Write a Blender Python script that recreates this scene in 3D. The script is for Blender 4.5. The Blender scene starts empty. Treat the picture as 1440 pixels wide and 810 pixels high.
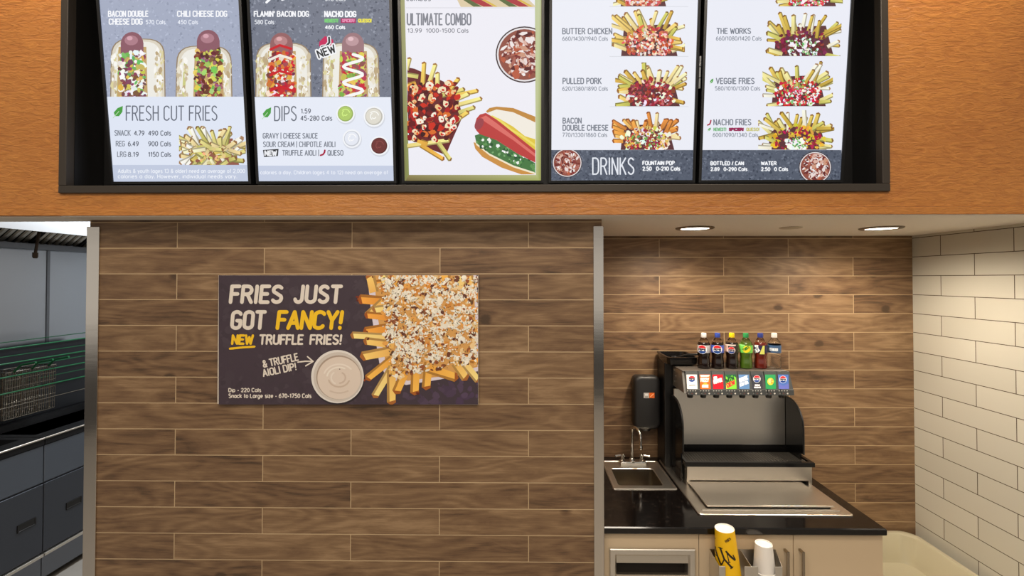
import bpy, bmesh, math, random
from mathutils import Vector, Matrix
C = bpy.context.scene
COL = C.collection
PI = math.pi
rnd = random.Random(7)

# ------------------------------------------------------------------ camera, world, lights, exposure
ZC = 2.14                                   # eye height
F = 640.0                                   # focal length in pixels of the 1440x810 frame
YAW, PITCH = 0.0122, 0.0139
PPX, PPY = 732.2, 383.1
cam = bpy.data.objects.new('camera', bpy.data.cameras.new('camera'))
COL.objects.link(cam)
cam.location = (0, 0, ZC)
cam.rotation_euler = (PI / 2 + PITCH, 0, YAW)
cam.data.sensor_width = 36.0
cam.data.lens = 36.0 * F / 1440
cam.data.shift_x = (720 - PPX) / 1440
cam.data.shift_y = (PPY - 405) / 1440
cam.data.clip_start = 0.05
C.camera = cam

C.view_settings.view_transform = 'Standard'
C.view_settings.look = 'None'
C.view_settings.exposure = 0.0
C.view_settings.gamma = 1.0
C.view_settings.use_curve_mapping = False
try:
    C.cycles.use_denoising = True
    C.cycles.max_bounces = 8
    C.cycles.caustics_reflective = False
    C.cycles.caustics_refractive = False
except Exception:
    pass

W = bpy.data.worlds.new('room_ambient')
C.world = W
W.use_nodes = True
wn, wl = W.node_tree.nodes, W.node_tree.links
wn.clear()
w_out = wn.new('ShaderNodeOutputWorld')
w_bg = wn.new('ShaderNodeBackground')
w_tc = wn.new('ShaderNodeTexCoord')
w_sep = wn.new('ShaderNodeSeparateXYZ')
w_map = wn.new('ShaderNodeMapRange')
w_map.inputs[1].default_value = -1
w_map.inputs[2].default_value = 1
w_rmp = wn.new('ShaderNodeValToRGB')
w_rmp.color_ramp.elements[0].color = (0.30, 0.27, 0.24, 1)
w_rmp.color_ramp.elements[1].color = (0.95, 0.88, 0.78, 1)
for _p, _col in ((0.43, (0.13, 0.115, 0.10, 1)), (0.468, (1.7, 1.58, 1.42, 1)), (0.53, (1.5, 1.4, 1.26, 1)), (0.56, (0.8, 0.74, 0.66, 1))):  # bright horizon band added for the steel corner guards to reflect
    w_rmp.color_ramp.elements.new(_p).color = _col
wl.new(w_tc.outputs['Generated'], w_sep.inputs[0])
wl.new(w_sep.outputs['Z'], w_map.inputs[0])
wl.new(w_map.outputs[0], w_rmp.inputs[0])
wl.new(w_rmp.outputs[0], w_bg.inputs[0])
w_bg.inputs[1].default_value = 0.38
wl.new(w_bg.outputs[0], w_out.inputs[0])


def area_light(name, loc, size, power, color, aim=None, size_y=None):
    d = bpy.data.lights.new(name, 'AREA')
    d.shape = 'RECTANGLE'
    d.size = size
    d.size_y = size_y or size
    d.energy = power
    d.color = color
    o = bpy.data.objects.new(name, d)
    COL.objects.link(o)
    o.location = loc
    if aim:
        o.rotation_euler = (Vector(aim) - Vector(loc)).to_track_quat('-Z', 'Y').to_euler()
    return o


def spot_light(name, loc, power, color, angle, blend, radius, aim):
    d = bpy.data.lights.new(name, 'SPOT')
    d.energy = power
    d.color = color
    d.spot_size = math.radians(angle)
    d.spot_blend = blend
    d.shadow_soft_size = radius
    o = bpy.data.objects.new(name, d)
    COL.objects.link(o)
    o.location = loc
    o.rotation_euler = (Vector(aim) - Vector(loc)).to_track_quat('-Z', 'Y').to_euler()
    return o


WARM = (1.0, 0.84, 0.66)
# ceiling panels of the customer hall behind the camera
area_light('hall_ceiling_light', (-1.5, 0.2, 4.4), 1.2, 54, (1.0, 0.88, 0.74), None, 0.6)
area_light('hall_ceiling_light', (0.9, 0.2, 4.4), 1.2, 54, (1.0, 0.88, 0.74), None, 0.6)
area_light('hall_ceiling_light', (-0.3, -1.6, 4.4), 2.4, 84, (1.0, 0.88, 0.74), None, 0.6)
# wall-washer spots over the wood header
spot_light('wall_washer', (-2.35, 1.80, 4.30), 62, WARM, 95, 0.9, 0.05, (-2.45, 2.15, 3.0))
spot_light('wall_washer', (1.85, 1.80, 4.30), 74, WARM, 95, 0.9, 0.05, (1.95, 2.15, 3.0))
# kitchen: cool fluorescent over the aisle
area_light('kitchen_ceiling_light', (-2.75, 3.9, 2.95), 0.3, 60, (0.88, 0.94, 1.0), None, 1.2)


# ------------------------------------------------------------------ projection helpers (pixel of the photo -> world point)
_c, _s = math.cos(YAW), math.sin(YAW)
_cp, _sp = math.cos(PITCH), math.sin(PITCH)
RV = Vector((_c, _s, 0))
FV = Vector((-_s * _cp, _c * _cp, _sp))
UV_ = RV.cross(FV)
EYE = Vector((0, 0, ZC))


def ray(px, py):
    return FV + RV * ((px - PPX) / F) + UV_ * ((PPY - py) / F)


def at_y(px, py, y):
    d = ray(px, py)
    return EYE + d * (y / d.y)


def at_z(px, py, z):
    d = ray(px, py)
    return EYE + d * ((z - ZC) / d.z)


def at_x(px, py, x):
    d = ray(px, py)
    return EYE + d * (x / d.x)


# ------------------------------------------------------------------ object helpers
def link(name, me, mats, parent=None, smooth=None):
    o = bpy.data.objects.new(name, me)
    COL.objects.link(o)
    for m in (mats if isinstance(mats, (list, tuple)) else [mats]):
        me.materials.append(m)
    if parent is not None:
        o.parent = parent
        o.matrix_parent_inverse = Matrix.Identity(4)
    return o


def thing(name, label, cat, loc=(0, 0, 0), group=None):
    o = bpy.data.objects.new(name, None)
    COL.objects.link(o)
    o.location = loc
    o.empty_display_size = 0.05
    o['label'] = label
    o['category'] = cat
    if group:
        o['group'] = group
    return o


def tag(o, label, cat, group=None):
    o['label'] = label
    o['category'] = cat
    if group:
        o['group'] = group
    return o


def copy_tree(o, parent=None):
    c = o.copy()
    COL.objects.link(c)
    c.parent = parent
    for ch in list(o.children):
        copy_tree(ch, c)
    return c


class MB:
    """collects shapes in world coordinates; build() makes one mesh object, relative to its parent's location"""

    def __init__(s):
        s.bm = bmesh.new()

    def box(s, x0, x1, y0, y1, z0, z1, bev=0.0, seg=2, mi=0):
        vs = [s.bm.verts.new((x, y, z)) for x in (x0, x1) for y in (y0, y1) for z in (z0, z1)]
        idx = [(0, 1, 3, 2), (4, 6, 7, 5), (0, 4, 5, 1), (2, 3, 7, 6), (0, 2, 6, 4), (1, 5, 7, 3)]
        fs = [s.bm.faces.new([vs[i] for i in f]) for f in idx]
        for f in fs:
            f.material_index = mi
        if bev:
            es = {e for f in fs for e in f.edges}
            r = bmesh.ops.bevel(s.bm, geom=list(es), offset=bev, segments=seg, affect='EDGES', profile=0.5)
            for f in r['faces']:
                f.material_index = mi
        return s

    def hexa(s, p, mi=0):
        """8 points: bottom ring 4, top ring 4"""
        return s.loft([p[:4], p[4:]], True, True, mi)

    def loft(s, rings, cap0=False, cap1=False, mi=0, closed=True):
        R = [[s.bm.verts.new(p) for p in r] for r in rings]
        n = len(R[0])
        for a, b in zip(R, R[1:]):
            for i in range(n if closed else n - 1):
                j = (i + 1) % n
                f = s.bm.faces.new((a[i], a[j], b[j], b[i]))
                f.material_index = mi
        if cap0:
            s.bm.faces.new(R[0][::-1]).material_index = mi
        if cap1:
            s.bm.faces.new(R[-1]).material_index = mi
        return s

    def tube(s, pts, r, n=10, mi=0, caps=True):
        pts = [Vector(p) for p in pts]
        rs = r if isinstance(r, (list, tuple)) else [r] * len(pts)
        rings = []
        prev = None
        for i, p in enumerate(pts):
            t = (pts[min(i + 1, len(pts) - 1)] - pts[max(i - 1, 0)]).normalized()
            if prev is None:
                a = t.orthogonal().normalized()
            else:
                a = (prev - t * prev.dot(t)).normalized()
            prev = a
            b = t.cross(a)
            rings.append([p + (a * math.cos(2 * PI * k / n) + b * math.sin(2 * PI * k / n)) * rs[i] for k in range(n)])
        return s.loft(rings, caps, caps, mi)

    def lathe(s, prof, loc=(0, 0, 0), n=24, mi=0, mat=None, cap0=True, cap1=True):
        loc = Vector(loc)
        rings = []
        for r, z in prof:
            ring = [Vector((r * math.cos(2 * PI * k / n), r * math.sin(2 * PI * k / n), z)) for k in range(n)]
            if mat is not None:
                ring = [mat @ p for p in ring]
            rings.append([p + loc for p in ring])
        return s.loft(rings, cap0, cap1, mi)

    def prism(s, poly, axis, a0, a1, mi=0):
        def P(u, v, w):
            return {'x': (w, u, v), 'y': (u, w, v), 'z': (u, v, w)}[axis]
        return s.loft([[P(u, v, a0) for u, v in poly], [P(u, v, a1) for u, v in poly]], True, True, mi)

    def quad(s, a, b, c, d, mi=0):
        f = s.bm.faces.new([s.bm.verts.new(p) for p in (a, b, c, d)])
        f.material_index = mi
        return s

    def build(s, name, mats, parent=None, smooth=False, bevel=0.0, recalc=True):
        if recalc:
            bmesh.ops.recalc_face_normals(s.bm, faces=s.bm.faces[:])
        if parent is not None:
            root = parent
            off = Vector((0, 0, 0))
            while root is not None:
                off += root.location
                root = root.parent
            for v in s.bm.verts:
                v.co -= off
        me = bpy.data.meshes.new(name)
        s.bm.to_mesh(me)
        s.bm.free()
        if smooth:
            me.polygons.foreach_set('use_smooth', [True] * len(me.polygons))
            me.set_sharp_from_angle(angle=math.radians(38))
        o = link(name, me, mats, parent)
        if bevel:
            m = o.modifiers.new('edge', 'BEVEL')
            m.width = bevel
            m.segments = 2
            m.limit_method = 'ANGLE'
            m.angle_limit = math.radians(40)
        return o


def struct(o):
    o['kind'] = 'structure'
    return o


def rrect(x0, x1, y0, y1, r, z, n=5):
    pts = []
    for cx, cy, a in ((x1 - r, y1 - r, 0), (x0 + r, y1 - r, 90), (x0 + r, y0 + r, 180), (x1 - r, y0 + r, 270)):
        for k in range(n + 1):
            t = math.radians(a + 90 * k / n)
            pts.append((cx + r * math.cos(t), cy + r * math.sin(t), z))
    return pts


def rrect_y(x0, x1, z0, z1, r, y, n=5):
    return [(p[0], y, p[1]) for p in rrect(x0, x1, z0, z1, r, 0, n)]


# ------------------------------------------------------------------ materials
def lin(c):
    return tuple((v / 255 / 12.92 if v / 255 <= 0.04045 else ((v / 255 + 0.055) / 1.055) ** 2.4) for v in c[:3])


def new_mat(name):
    m = bpy.data.materials.new(name)
    m.use_nodes = True
    nt = m.node_tree
    return m, nt.nodes, nt.links, nt.nodes['Principled BSDF']


def plain(name, rgb, rough=0.5, metal=0.0, spec=0.5, noise=0.0, nscale=8.0, bump=0.0, stretch=(1, 1, 1), coat=0.0):
    m, N, L, B = new_mat(name)
    B.inputs['Base Color'].default_value = (*lin(rgb), 1)
    B.inputs['Roughness'].default_value = rough
    B.inputs['Metallic'].default_value = metal
    B.inputs['Specular IOR Level'].default_value = spec
    B.inputs['Coat Weight'].default_value = coat
    if noise or bump:
        tc = N.new('ShaderNodeTexCoord')
        mp = N.new('ShaderNodeMapping')
        mp.inputs['Scale'].default_value = stretch
        nz = N.new('ShaderNodeTexNoise')
        nz.inputs['Scale'].default_value = nscale
        nz.inputs['Detail'].default_value = 5
        L.new(tc.outputs['Object'], mp.inputs[0])
        L.new(mp.outputs[0], nz.inputs['Vector'])
        if noise:
            mx = N.new('ShaderNodeMix')
            mx.data_type = 'RGBA'
            mx.inputs[6].default_value = (*[v * (1 - noise) for v in lin(rgb)], 1)
            mx.inputs[7].default_value = (*[min(1, v * (1 + noise)) for v in lin(rgb)], 1)
            L.new(nz.outputs[0], mx.inputs[0])
            L.new(mx.outputs[2], B.inputs['Base Color'])
        if bump:
            bp = N.new('ShaderNodeBump')
            bp.inputs['Strength'].default_value = bump
            bp.inputs['Distance'].default_value = 0.004
            L.new(nz.outputs[0], bp.inputs['Height'])
            L.new(bp.outputs[0], B.inputs['Normal'])
    return m


def brick_wall(name, bw, rh, u_axis, u0, z0, mortar, cols, grout, wood=True, rough=0.5, mort_bump=0.25):
    """planks or tiles: u along the wall in metres from u0, rows upward from z0; every brick gets its own shade"""
    m, N, L, B = new_mat(name)
    geo = N.new('ShaderNodeNewGeometry')
    sep = N.new('ShaderNodeSeparateXYZ')
    L.new(geo.outputs['Position'], sep.inputs[0])
    su = N.new('ShaderNodeMath')
    su.operation = 'SUBTRACT'
    su.inputs[1].default_value = u0
    L.new(sep.outputs[u_axis], su.inputs[0])
    sv = N.new('ShaderNodeMath')
    sv.operation = 'SUBTRACT'
    sv.inputs[1].default_value = z0
    L.new(sep.outputs['Z'], sv.inputs[0])
    cmb = N.new('ShaderNodeCombineXYZ')
    L.new(su.outputs[0], cmb.inputs[0])
    L.new(sv.outputs[0], cmb.inputs[1])
    br = N.new('ShaderNodeTexBrick')
    br.offset = 0.5
    br.offset_frequency = 2
    br.squash = 1.0
    br.inputs['Color1'].default_value = (0, 0, 0, 1)
    br.inputs['Color2'].default_value = (1, 1, 1, 1)
    br.inputs['Mortar'].default_value = (0.5, 0.5, 0.5, 1)
    br.inputs['Scale'].default_value = 1.0
    br.inputs['Mortar Size'].default_value = mortar
    br.inputs['Mortar Smooth'].default_value = 0.1
    br.inputs['Bias'].default_value = 0.0
    br.inputs['Brick Width'].default_value = bw
    br.inputs['Row Height'].default_value = rh
    L.new(cmb.outputs[0], br.inputs['Vector'])
    rand = br.outputs['Color']
    if wood:
        sc = N.new('ShaderNodeVectorMath')
        sc.operation = 'MULTIPLY'
        sc.inputs[1].default_value = (2.2, 11.0, 1.0)
        L.new(cmb.outputs[0], sc.inputs[0])
        rv = N.new('ShaderNodeVectorMath')
        rv.operation = 'MULTIPLY'
        rv.inputs[1].default_value = (37.0, 23.0, 91.0)
        L.new(rand, rv.inputs[0])
        ad = N.new('ShaderNodeVectorMath')
        ad.operation = 'ADD'
        L.new(sc.outputs[0], ad.inputs[0])
        L.new(rv.outputs[0], ad.inputs[1])
        n1 = N.new('ShaderNodeTexNoise')
        n1.inputs['Scale'].default_value = 1.3
        n1.inputs['Detail'].default_value = 6
        n1.inputs['Roughness'].default_value = 0.62
        n1.inputs['Distortion'].default_value = 0.8
        L.new(ad.outputs[0], n1.inputs['Vector'])
        # growth rings: bands of a low-frequency field
        n2 = N.new('ShaderNodeTexNoise')
        n2.inputs['Scale'].default_value = 0.55
        n2.inputs['Detail'].default_value = 1.5
        L.new(ad.outputs[0], n2.inputs['Vector'])
        mu = N.new('ShaderNodeMath')
        mu.operation = 'MULTIPLY'
        mu.inputs[1].default_value = 75.0
        L.new(n2.outputs[0], mu.inputs[0])
        sn = N.new('ShaderNodeMath')
        sn.operation = 'SINE'
        L.new(mu.outputs[0], sn.inputs[0])
        # fine fibre
        sc3 = N.new('ShaderNodeVectorMath')
        sc3.operation = 'MULTIPLY'
        sc3.inputs[1].default_value = (4.0, 15.0, 1.0)
        L.new(ad.outputs[0], sc3.inputs[0])
        n3 = N.new('ShaderNodeTexNoise')
        n3.inputs['Scale'].default_value = 1.0
        n3.inputs['Detail'].default_value = 5
        n3.inputs['Roughness'].default_value = 0.7
        L.new(sc3.outputs[0], n3.inputs['Vector'])
        # knots
        sc4 = N.new('ShaderNodeVectorMath')
        sc4.operation = 'MULTIPLY'
        sc4.inputs[1].default_value = (1.6, 0.42, 1.0)
        L.new(ad.outputs[0], sc4.inputs[0])
        vo = N.new('ShaderNodeTexVoronoi')
        vo.inputs['Scale'].default_value = 1.0
        vo.inputs['Randomness'].default_value = 1.0
        L.new(sc4.outputs[0], vo.inputs['Vector'])
        kr = N.new('ShaderNodeMapRange')
        kr.inputs[1].default_value = 0.03
        kr.inputs[2].default_value = 0.14
        kr.inputs[3].default_value = 1.0
        kr.inputs[4].default_value = 0.0
        L.new(vo.outputs['Distance'], kr.inputs[0])
        ks = N.new('ShaderNodeSeparateColor')
        L.new(vo.outputs['Color'], ks.inputs[0])
        kg = N.new('ShaderNodeMath')
        kg.operation = 'GREATER_THAN'
        kg.inputs[1].default_value = 0.62
        L.new(ks.outputs[0], kg.inputs[0])
        kk = N.new('ShaderNodeMath')
        kk.operation = 'MULTIPLY'
        L.new(kr.outputs[0], kk.inputs[0])
        L.new(kg.outputs[0], kk.inputs[1])
        # sum to a ramp position
        e = N.new('ShaderNodeMath')
        e.operation = 'MULTIPLY_ADD'
        e.inputs[1].default_value = 0.075
        L.new(sn.outputs[0], e.inputs[0])
        L.new(n1.outputs[0], e.inputs[2])
        e2 = N.new('ShaderNodeMath')
        e2.operation = 'MULTIPLY_ADD'
        e2.inputs[1].default_value = 0.62
        L.new(n3.outputs[0], e2.inputs[0])
        L.new(e.outputs[0], e2.inputs[2])
        rs = N.new('ShaderNodeSeparateColor')
        L.new(rand, rs.inputs[0])
        e3 = N.new('ShaderNodeMath')
        e3.operation = 'MULTIPLY_ADD'
        e3.inputs[1].default_value = 0.22
        L.new(rs.outputs[0], e3.inputs[0])
        L.new(e2.outputs[0], e3.inputs[2])
        e4 = N.new('ShaderNodeMath')
        e4.operation = 'MULTIPLY_ADD'
        e4.inputs[1].default_value = -0.55
        L.new(kk.outputs[0], e4.inputs[0])
        L.new(e3.outputs[0], e4.inputs[2])
        rg = N.new('ShaderNodeMapRange')
        rg.inputs[1].default_value = 0.57
        rg.inputs[2].default_value = 1.22
        L.new(e4.outputs[0], rg.inputs[0])
        rp = N.new('ShaderNodeValToRGB')
        rp.color_ramp.elements[0].color = (*lin(cols[0]), 1)
        rp.color_ramp.elements[1].color = (*lin(cols[-1]), 1)
        for i, c in enumerate(cols[1:-1]):
            rp.color_ramp.elements.new((i + 1) / (len(cols) - 1)).color = (*lin(c), 1)
        L.new(rg.outputs[0], rp.inputs[0])
        face = rp.outputs[0]
        hgt = e2.outputs[0]
    else:
        rp = N.new('ShaderNodeMix')
        rp.data_type = 'RGBA'
        rp.inputs[6].default_value = (*lin(cols[0]), 1)
        rp.inputs[7].default_value = (*lin(cols[1]), 1)
        rs = N.new('ShaderNodeSeparateColor')
        L.new(rand, rs.inputs[0])
        L.new(rs.outputs[0], rp.inputs[0])
        face = rp.outputs[2]
        nz = N.new('ShaderNodeTexNoise')
        nz.inputs['Scale'].default_value = 3.0
        L.new(geo.outputs['Position'], nz.inputs['Vector'])
        hgt = nz.outputs[0]
    mx = N.new('ShaderNodeMix')
    mx.data_type = 'RGBA'
    L.new(br.outputs['Fac'], mx.inputs[0])
    L.new(face, mx.inputs[6])
    mx.inputs[7].default_value = (*lin(grout), 1)
    L.new(mx.outputs[2], B.inputs['Base Color'])
    B.inputs['Roughness'].default_value = rough
    hm = N.new('ShaderNodeMath')
    hm.operation = 'MULTIPLY_ADD'
    hm.inputs[1].default_value = -1.0
    L.new(br.outputs['Fac'], hm.inputs[0])
    hs = N.new('ShaderNodeMath')
    hs.operation = 'MULTIPLY'
    hs.inputs[1].default_value = 0.3
    L.new(hgt, hs.inputs[0])
    L.new(hs.outputs[0], hm.inputs[2])
    bp = N.new('ShaderNodeBump')
    bp.inputs['Strength'].default_value = mort_bump
    bp.inputs['Distance'].default_value = 0.003
    L.new(hm.outputs[0], bp.inputs['Height'])
    L.new(bp.outputs[0], B.inputs['Normal'])
    return m


def header_wood(name):
    m, N, L, B = new_mat(name)
    geo = N.new('ShaderNodeNewGeometry')
    mp = N.new('ShaderNodeMapping')
    mp.inputs['Scale'].default_value = (17.0, 6.0, 58.0)
    mp.inputs['Rotation'].default_value = (0, math.radians(9), 0)
    L.new(geo.outputs['Position'], mp.inputs[0])
    n1 = N.new('ShaderNodeTexNoise')
    n1.inputs['Scale'].default_value = 1.0
    n1.inputs['Detail'].default_value = 5
    n1.inputs['Roughness'].default_value = 0.6
    n1.inputs['Distortion'].default_value = 0.9
    L.new(mp.outputs[0], n1.inputs['Vector'])
    n2 = N.new('ShaderNodeTexNoise')
    n2.inputs['Scale'].default_value = 2.2
    n2.inputs['Detail'].default_value = 3
    L.new(geo.outputs['Position'], n2.inputs['Vector'])
    a = N.new('ShaderNodeMath')
    a.operation = 'MULTIPLY_ADD'
    a.inputs[1].default_value = 0.45
    L.new(n2.outputs[0], a.inputs[0])
    L.new(n1.outputs[0], a.inputs[2])
    rp = N.new('ShaderNodeValToRGB')
    rp.color_ramp.elements[0].position = 0.45
    rp.color_ramp.elements[0].color = (*lin((158, 96, 42)), 1)
    rp.color_ramp.elements[1].position = 1.0
    rp.color_ramp.elements[1].color = (*lin((192, 128, 60)), 1)
    L.new(a.outputs[0], rp.inputs[0])
    L.new(rp.outputs[0], B.inputs['Base Color'])
    B.inputs['Roughness'].default_value = 0.42
    bp = N.new('ShaderNodeBump')
    bp.inputs['Strength'].default_value = 0.8
    bp.inputs['Distance'].default_value = 0.007
    L.new(n1.outputs[0], bp.inputs['Height'])
    L.new(bp.outputs[0], B.inputs['Normal'])
    return m


def steel(name, rgb=(190, 186, 180), rough=0.3, stretch=(1, 1, 60), bump=0.08, nscale=4.0):
    m, N, L, B = new_mat(name)
    B.inputs['Metallic'].default_value = 1.0
    B.inputs['Base Color'].default_value = (*lin(rgb), 1)
    tc = N.new('ShaderNodeNewGeometry')
    mp = N.new('ShaderNodeMapping')
    mp.inputs['Scale'].default_value = stretch
    L.new(tc.outputs['Position'], mp.inputs[0])
    nz = N.new('ShaderNodeTexNoise')
    nz.inputs['Scale'].default_value = nscale
    nz.inputs['Detail'].default_value = 4
    L.new(mp.outputs[0], nz.inputs['Vector'])
    mr = N.new('ShaderNodeMapRange')
    mr.inputs[3].default_value = max(0.02, rough - 0.015)
    mr.inputs[4].default_value = rough + 0.015
    L.new(nz.outputs[0], mr.inputs[0])
    L.new(mr.outputs[0], B.inputs['Roughness'])
    bp = N.new('ShaderNodeBump')
    bp.inputs['Strength'].default_value = bump
    bp.inputs['Distance'].default_value = 0.002
    L.new(nz.outputs[0], bp.inputs['Height'])
    L.new(bp.outputs[0], B.inputs['Normal'])
    return m


def granite(name):
    m, N, L, B = new_mat(name)
    geo = N.new('ShaderNodeNewGeometry')
    vo = N.new('ShaderNodeTexVoronoi')
    vo.inputs['Scale'].default_value = 75
    L.new(geo.outputs['Position'], vo.inputs['Vector'])
    s = N.new('ShaderNodeSeparateColor')
    L.new(vo.outputs['Color'], s.inputs[0])
    rp = N.new('ShaderNodeValToRGB')
    rp.color_ramp.elements[0].position = 0.86
    rp.color_ramp.elements[0].color = (*lin((13, 10, 9)), 1)
    rp.color_ramp.elements[1].position = 1.0
    rp.color_ramp.elements[1].color = (*lin((32, 27, 24)), 1)
    L.new(s.outputs[0], rp.inputs[0])
    L.new(rp.outputs[0], B.inputs['Base Color'])
    B.inputs['Roughness'].default_value = 0.1
    return m


def art_mat(name, emit, strength=1.0, rough=0.5):
    m, N, L, B = new_mat(name)
    at = N.new('ShaderNodeAttribute')
    at.attribute_name = 'Col'
    if emit:
        B.inputs['Base Color'].default_value = (0.01, 0.01, 0.012, 1)
        L.new(at.outputs['Color'], B.inputs['Emission Color'])
        B.inputs['Emission Strength'].default_value = strength
        B.inputs['Specular IOR Level'].default_value = 0.2
    else:
        L.new(at.outputs['Color'], B.inputs['Base Color'])
    B.inputs['Roughness'].default_value = rough
    return m


def lamp_mat(name, rgb, strength):
    m, N, L, B = new_mat(name)
    B.inputs['Base Color'].default_value = (*lin(rgb), 1)
    B.inputs['Emission Color'].default_value = (*lin(rgb), 1)
    B.inputs['Emission Strength'].default_value = strength
    return m


def clear_mat(name, rgb, ior=1.2, rough=0.02):
    m, N, L, B = new_mat(name)
    B.inputs['Base Color'].default_value = (*lin(rgb), 1)
    B.inputs['Transmission Weight'].default_value = 1.0
    B.inputs['IOR'].default_value = ior
    B.inputs['Roughness'].default_value = rough
    return m


D1, D2, DB = 2.278, 3.184, 2.151            # main wall, niche wall, header front
ZS = ZC + 0.298                              # soffit height
M = {}
_j = at_y(249.4, 330, D1)
_r = at_y(400, 494.2, D1)
M['planks'] = brick_wall('walnut_plank_tile', 0.888, 0.13, 'X', _j.x, _r.z - 0.13 * 21, 0.0022,
                         [(74, 55, 38), (109, 82, 58), (130, 102, 73), (153, 124, 92)], (186, 160, 124))
_j2 = at_y(927, 345, D2)
_r2 = at_y(1150, 467.2, D2)
M['planks_niche'] = brick_wall('walnut_plank_tile_niche', 0.893, 0.13, 'X', _j2.x, _r2.z - 0.13 * 21, 0.0022,
                               [(74, 55, 38), (109, 82, 58), (130, 102, 73), (153, 124, 92)], (186, 160, 124))
XR = at_y(1284, 450, D2).x                   # white tile wall
_j3 = at_x(1370.4, 375, XR)
_r3 = at_y(1284, 467.2, D2)
M['tile'] = brick_wall('cream_gloss_tile', 0.4425, 0.13, 'Y', _j3.y, _r3.z - 0.13 * 22, 0.0022,
                       [(196, 192, 178), (204, 200, 186)], (84, 70, 56), wood=False, rough=0.22, mort_bump=0.5)
M['header'] = header_wood('amber_wood_veneer')
M['soffit'] = plain('soffit_paint', (246, 240, 230), 0.7)
M['white_paint'] = plain('white_paint', (215, 214, 210), 0.7)
M['floor'] = plain('grey_floor', (152, 147, 140), 0.5, noise=0.15, nscale=6)
M['steel'] = steel('brushed_steel', (222, 216, 206), 0.36, (1, 1, 40), 0.0)
M['steel_h'] = steel('brushed_steel_flat', (222, 214, 202), 0.32, (1.5, 40, 1.5), 0.0)
M['steel_bright'] = steel('polished_steel', (214, 208, 200), 0.13, (1, 1, 9), 0.12, 2.0)
M['steel_dark'] = steel('dark_kitchen_steel', (126, 130, 138), 0.36, (6, 6, 1), 0.02, 2.0)
M['steel_wall'] = steel('kitchen_wall_steel', (176, 182, 192), 0.30, (1.5, 1.5, 1.0), 0.08, 1.2)
M['door_steel'] = plain('charcoal_fryer_door', (74, 78, 86), 0.42, 0.6)
M['louvre'] = steel('louvre_steel', (206, 194, 176), 0.4, (1.5, 40, 1.5), 0.0)
M['basin'] = steel('shaded_basin_steel', (150, 140, 124), 0.34, (40, 1, 1), 0.0)  # recess shade put into the colour, darker than the rim steel
M['flue_dark'] = plain('dark_flue_steel', (52, 54, 58), 0.45, 0.7)  # uniform dark steel for the wider fryer's flue riser
M['chrome'] = plain('chrome', (225, 222, 216), 0.07, 1.0)
M['granite'] = granite('black_granite')
M['black'] = plain('black_plastic', (22, 21, 21), 0.35)
M['black_gloss'] = plain('black_gloss_plastic', (18, 17, 17), 0.16)
M['black_frame'] = plain('black_metal_frame', (62, 55, 48), 0.38, 0.3, bump=0.05, nscale=30)
M['black_inside'] = plain('black_box_lining', (16, 15, 15), 0.42)
M['bezel'] = plain('screen_bezel', (20, 20, 21), 0.35)
M['cabinet'] = plain('beige_laminate', (205, 182, 150), 0.45)
M['cab_dark'] = plain('recess_shade', (40, 32, 26), 0.8)  # brown that carries the shade of the louvre recess
M['head_grey'] = plain('grey_valve_plastic', (66, 68, 68), 0.42)
M['tub'] = plain('cream_fibreglass', (186, 178, 152), 0.22)
M['cup_yellow'] = plain('yellow_paper_cup', (246, 192, 8), 0.45)
M['cup_white'] = plain('white_paper_cup', (236, 230, 222), 0.55)
M['ink'] = plain('black_ink', (38, 26, 14), 0.6)
M['green_coat'] = plain('green_coated_wire', (24, 92, 56), 0.3)
M['wire'] = plain('steel_wire', (170, 165, 155), 0.25, 1.0)
M['dark_iron'] = plain('dark_iron', (30, 30, 32), 0.5, 0.6)
M['print'] = art_mat('printed_board', False, rough=0.55)
M['print_gloss'] = art_mat('printed_label', False, rough=0.3)
M['screen'] = art_mat('lit_screen', True, 0.96)
M['lamp'] = lamp_mat('lit_diffuser', (255, 244, 226), 9.0)
M['white_plastic'] = plain('white_plastic', (228, 226, 222), 0.4)
M['plate_paint'] = plain('ceiling_plate', (196, 186, 168), 0.6)


# ------------------------------------------------------------------ flat printed artwork (real pictures on real boards and screens)
class Surf:
    def __init__(s, o, n):
        s.o, s.n = Vector(o), Vector(n).normalized()

    def at(s, px, py, off=0.0):
        d = ray(px, py)
        t = (s.o - EYE).dot(s.n) / d.dot(s.n)
        return EYE + d * t + s.n * off


class CylSurf:
    """front of an upright round body: pixels are read on the plane through its axis facing us, then wrapped round it"""

    def __init__(s, c, rfun):
        s.c, s.rfun = Vector(c), rfun

    def at(s, px, py, off=0.0):
        p = at_y(px, py, s.c.y - 0.8 * s.rfun(s.c.z))
        r = s.rfun(p.z)
        u = max(-0.98, min(0.98, (p.x - s.c.x) / r))
        a = math.asin(u)
        # face the viewer, who stands to one side
        b = math.atan2(s.c.x, s.c.y)
        ang = a * 1.0 - b
        return Vector((s.c.x + (r + off) * math.sin(ang), s.c.y - (r + off) * math.cos(ang), p.z))


def clip_poly(pts, cols, rect):
    x0, y0, x1, y1 = rect
    data = [(p[0], p[1], c) for p, c in zip(pts, cols)]
    for ax, lim, sign in ((0, x0, 1), (0, x1, -1), (1, y0, 1), (1, y1, -1)):
        out = []
        for i in range(len(data)):
            a, b = data[i - 1], data[i]
            da, db = (a[ax] - lim) * sign, (b[ax] - lim) * sign
            if (da >= 0) != (db >= 0):
                t = da / (da - db)
                out.append((a[0] + (b[0] - a[0]) * t, a[1] + (b[1] - a[1]) * t,
                            tuple(u + (v - u) * t for u, v in zip(a[2], b[2]))))
            if db >= 0:
                out.append(b)
        data = out
        if len(data) < 3:
            return [], []
    return [(d[0], d[1]) for d in data], [d[2] for d in data]


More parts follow.
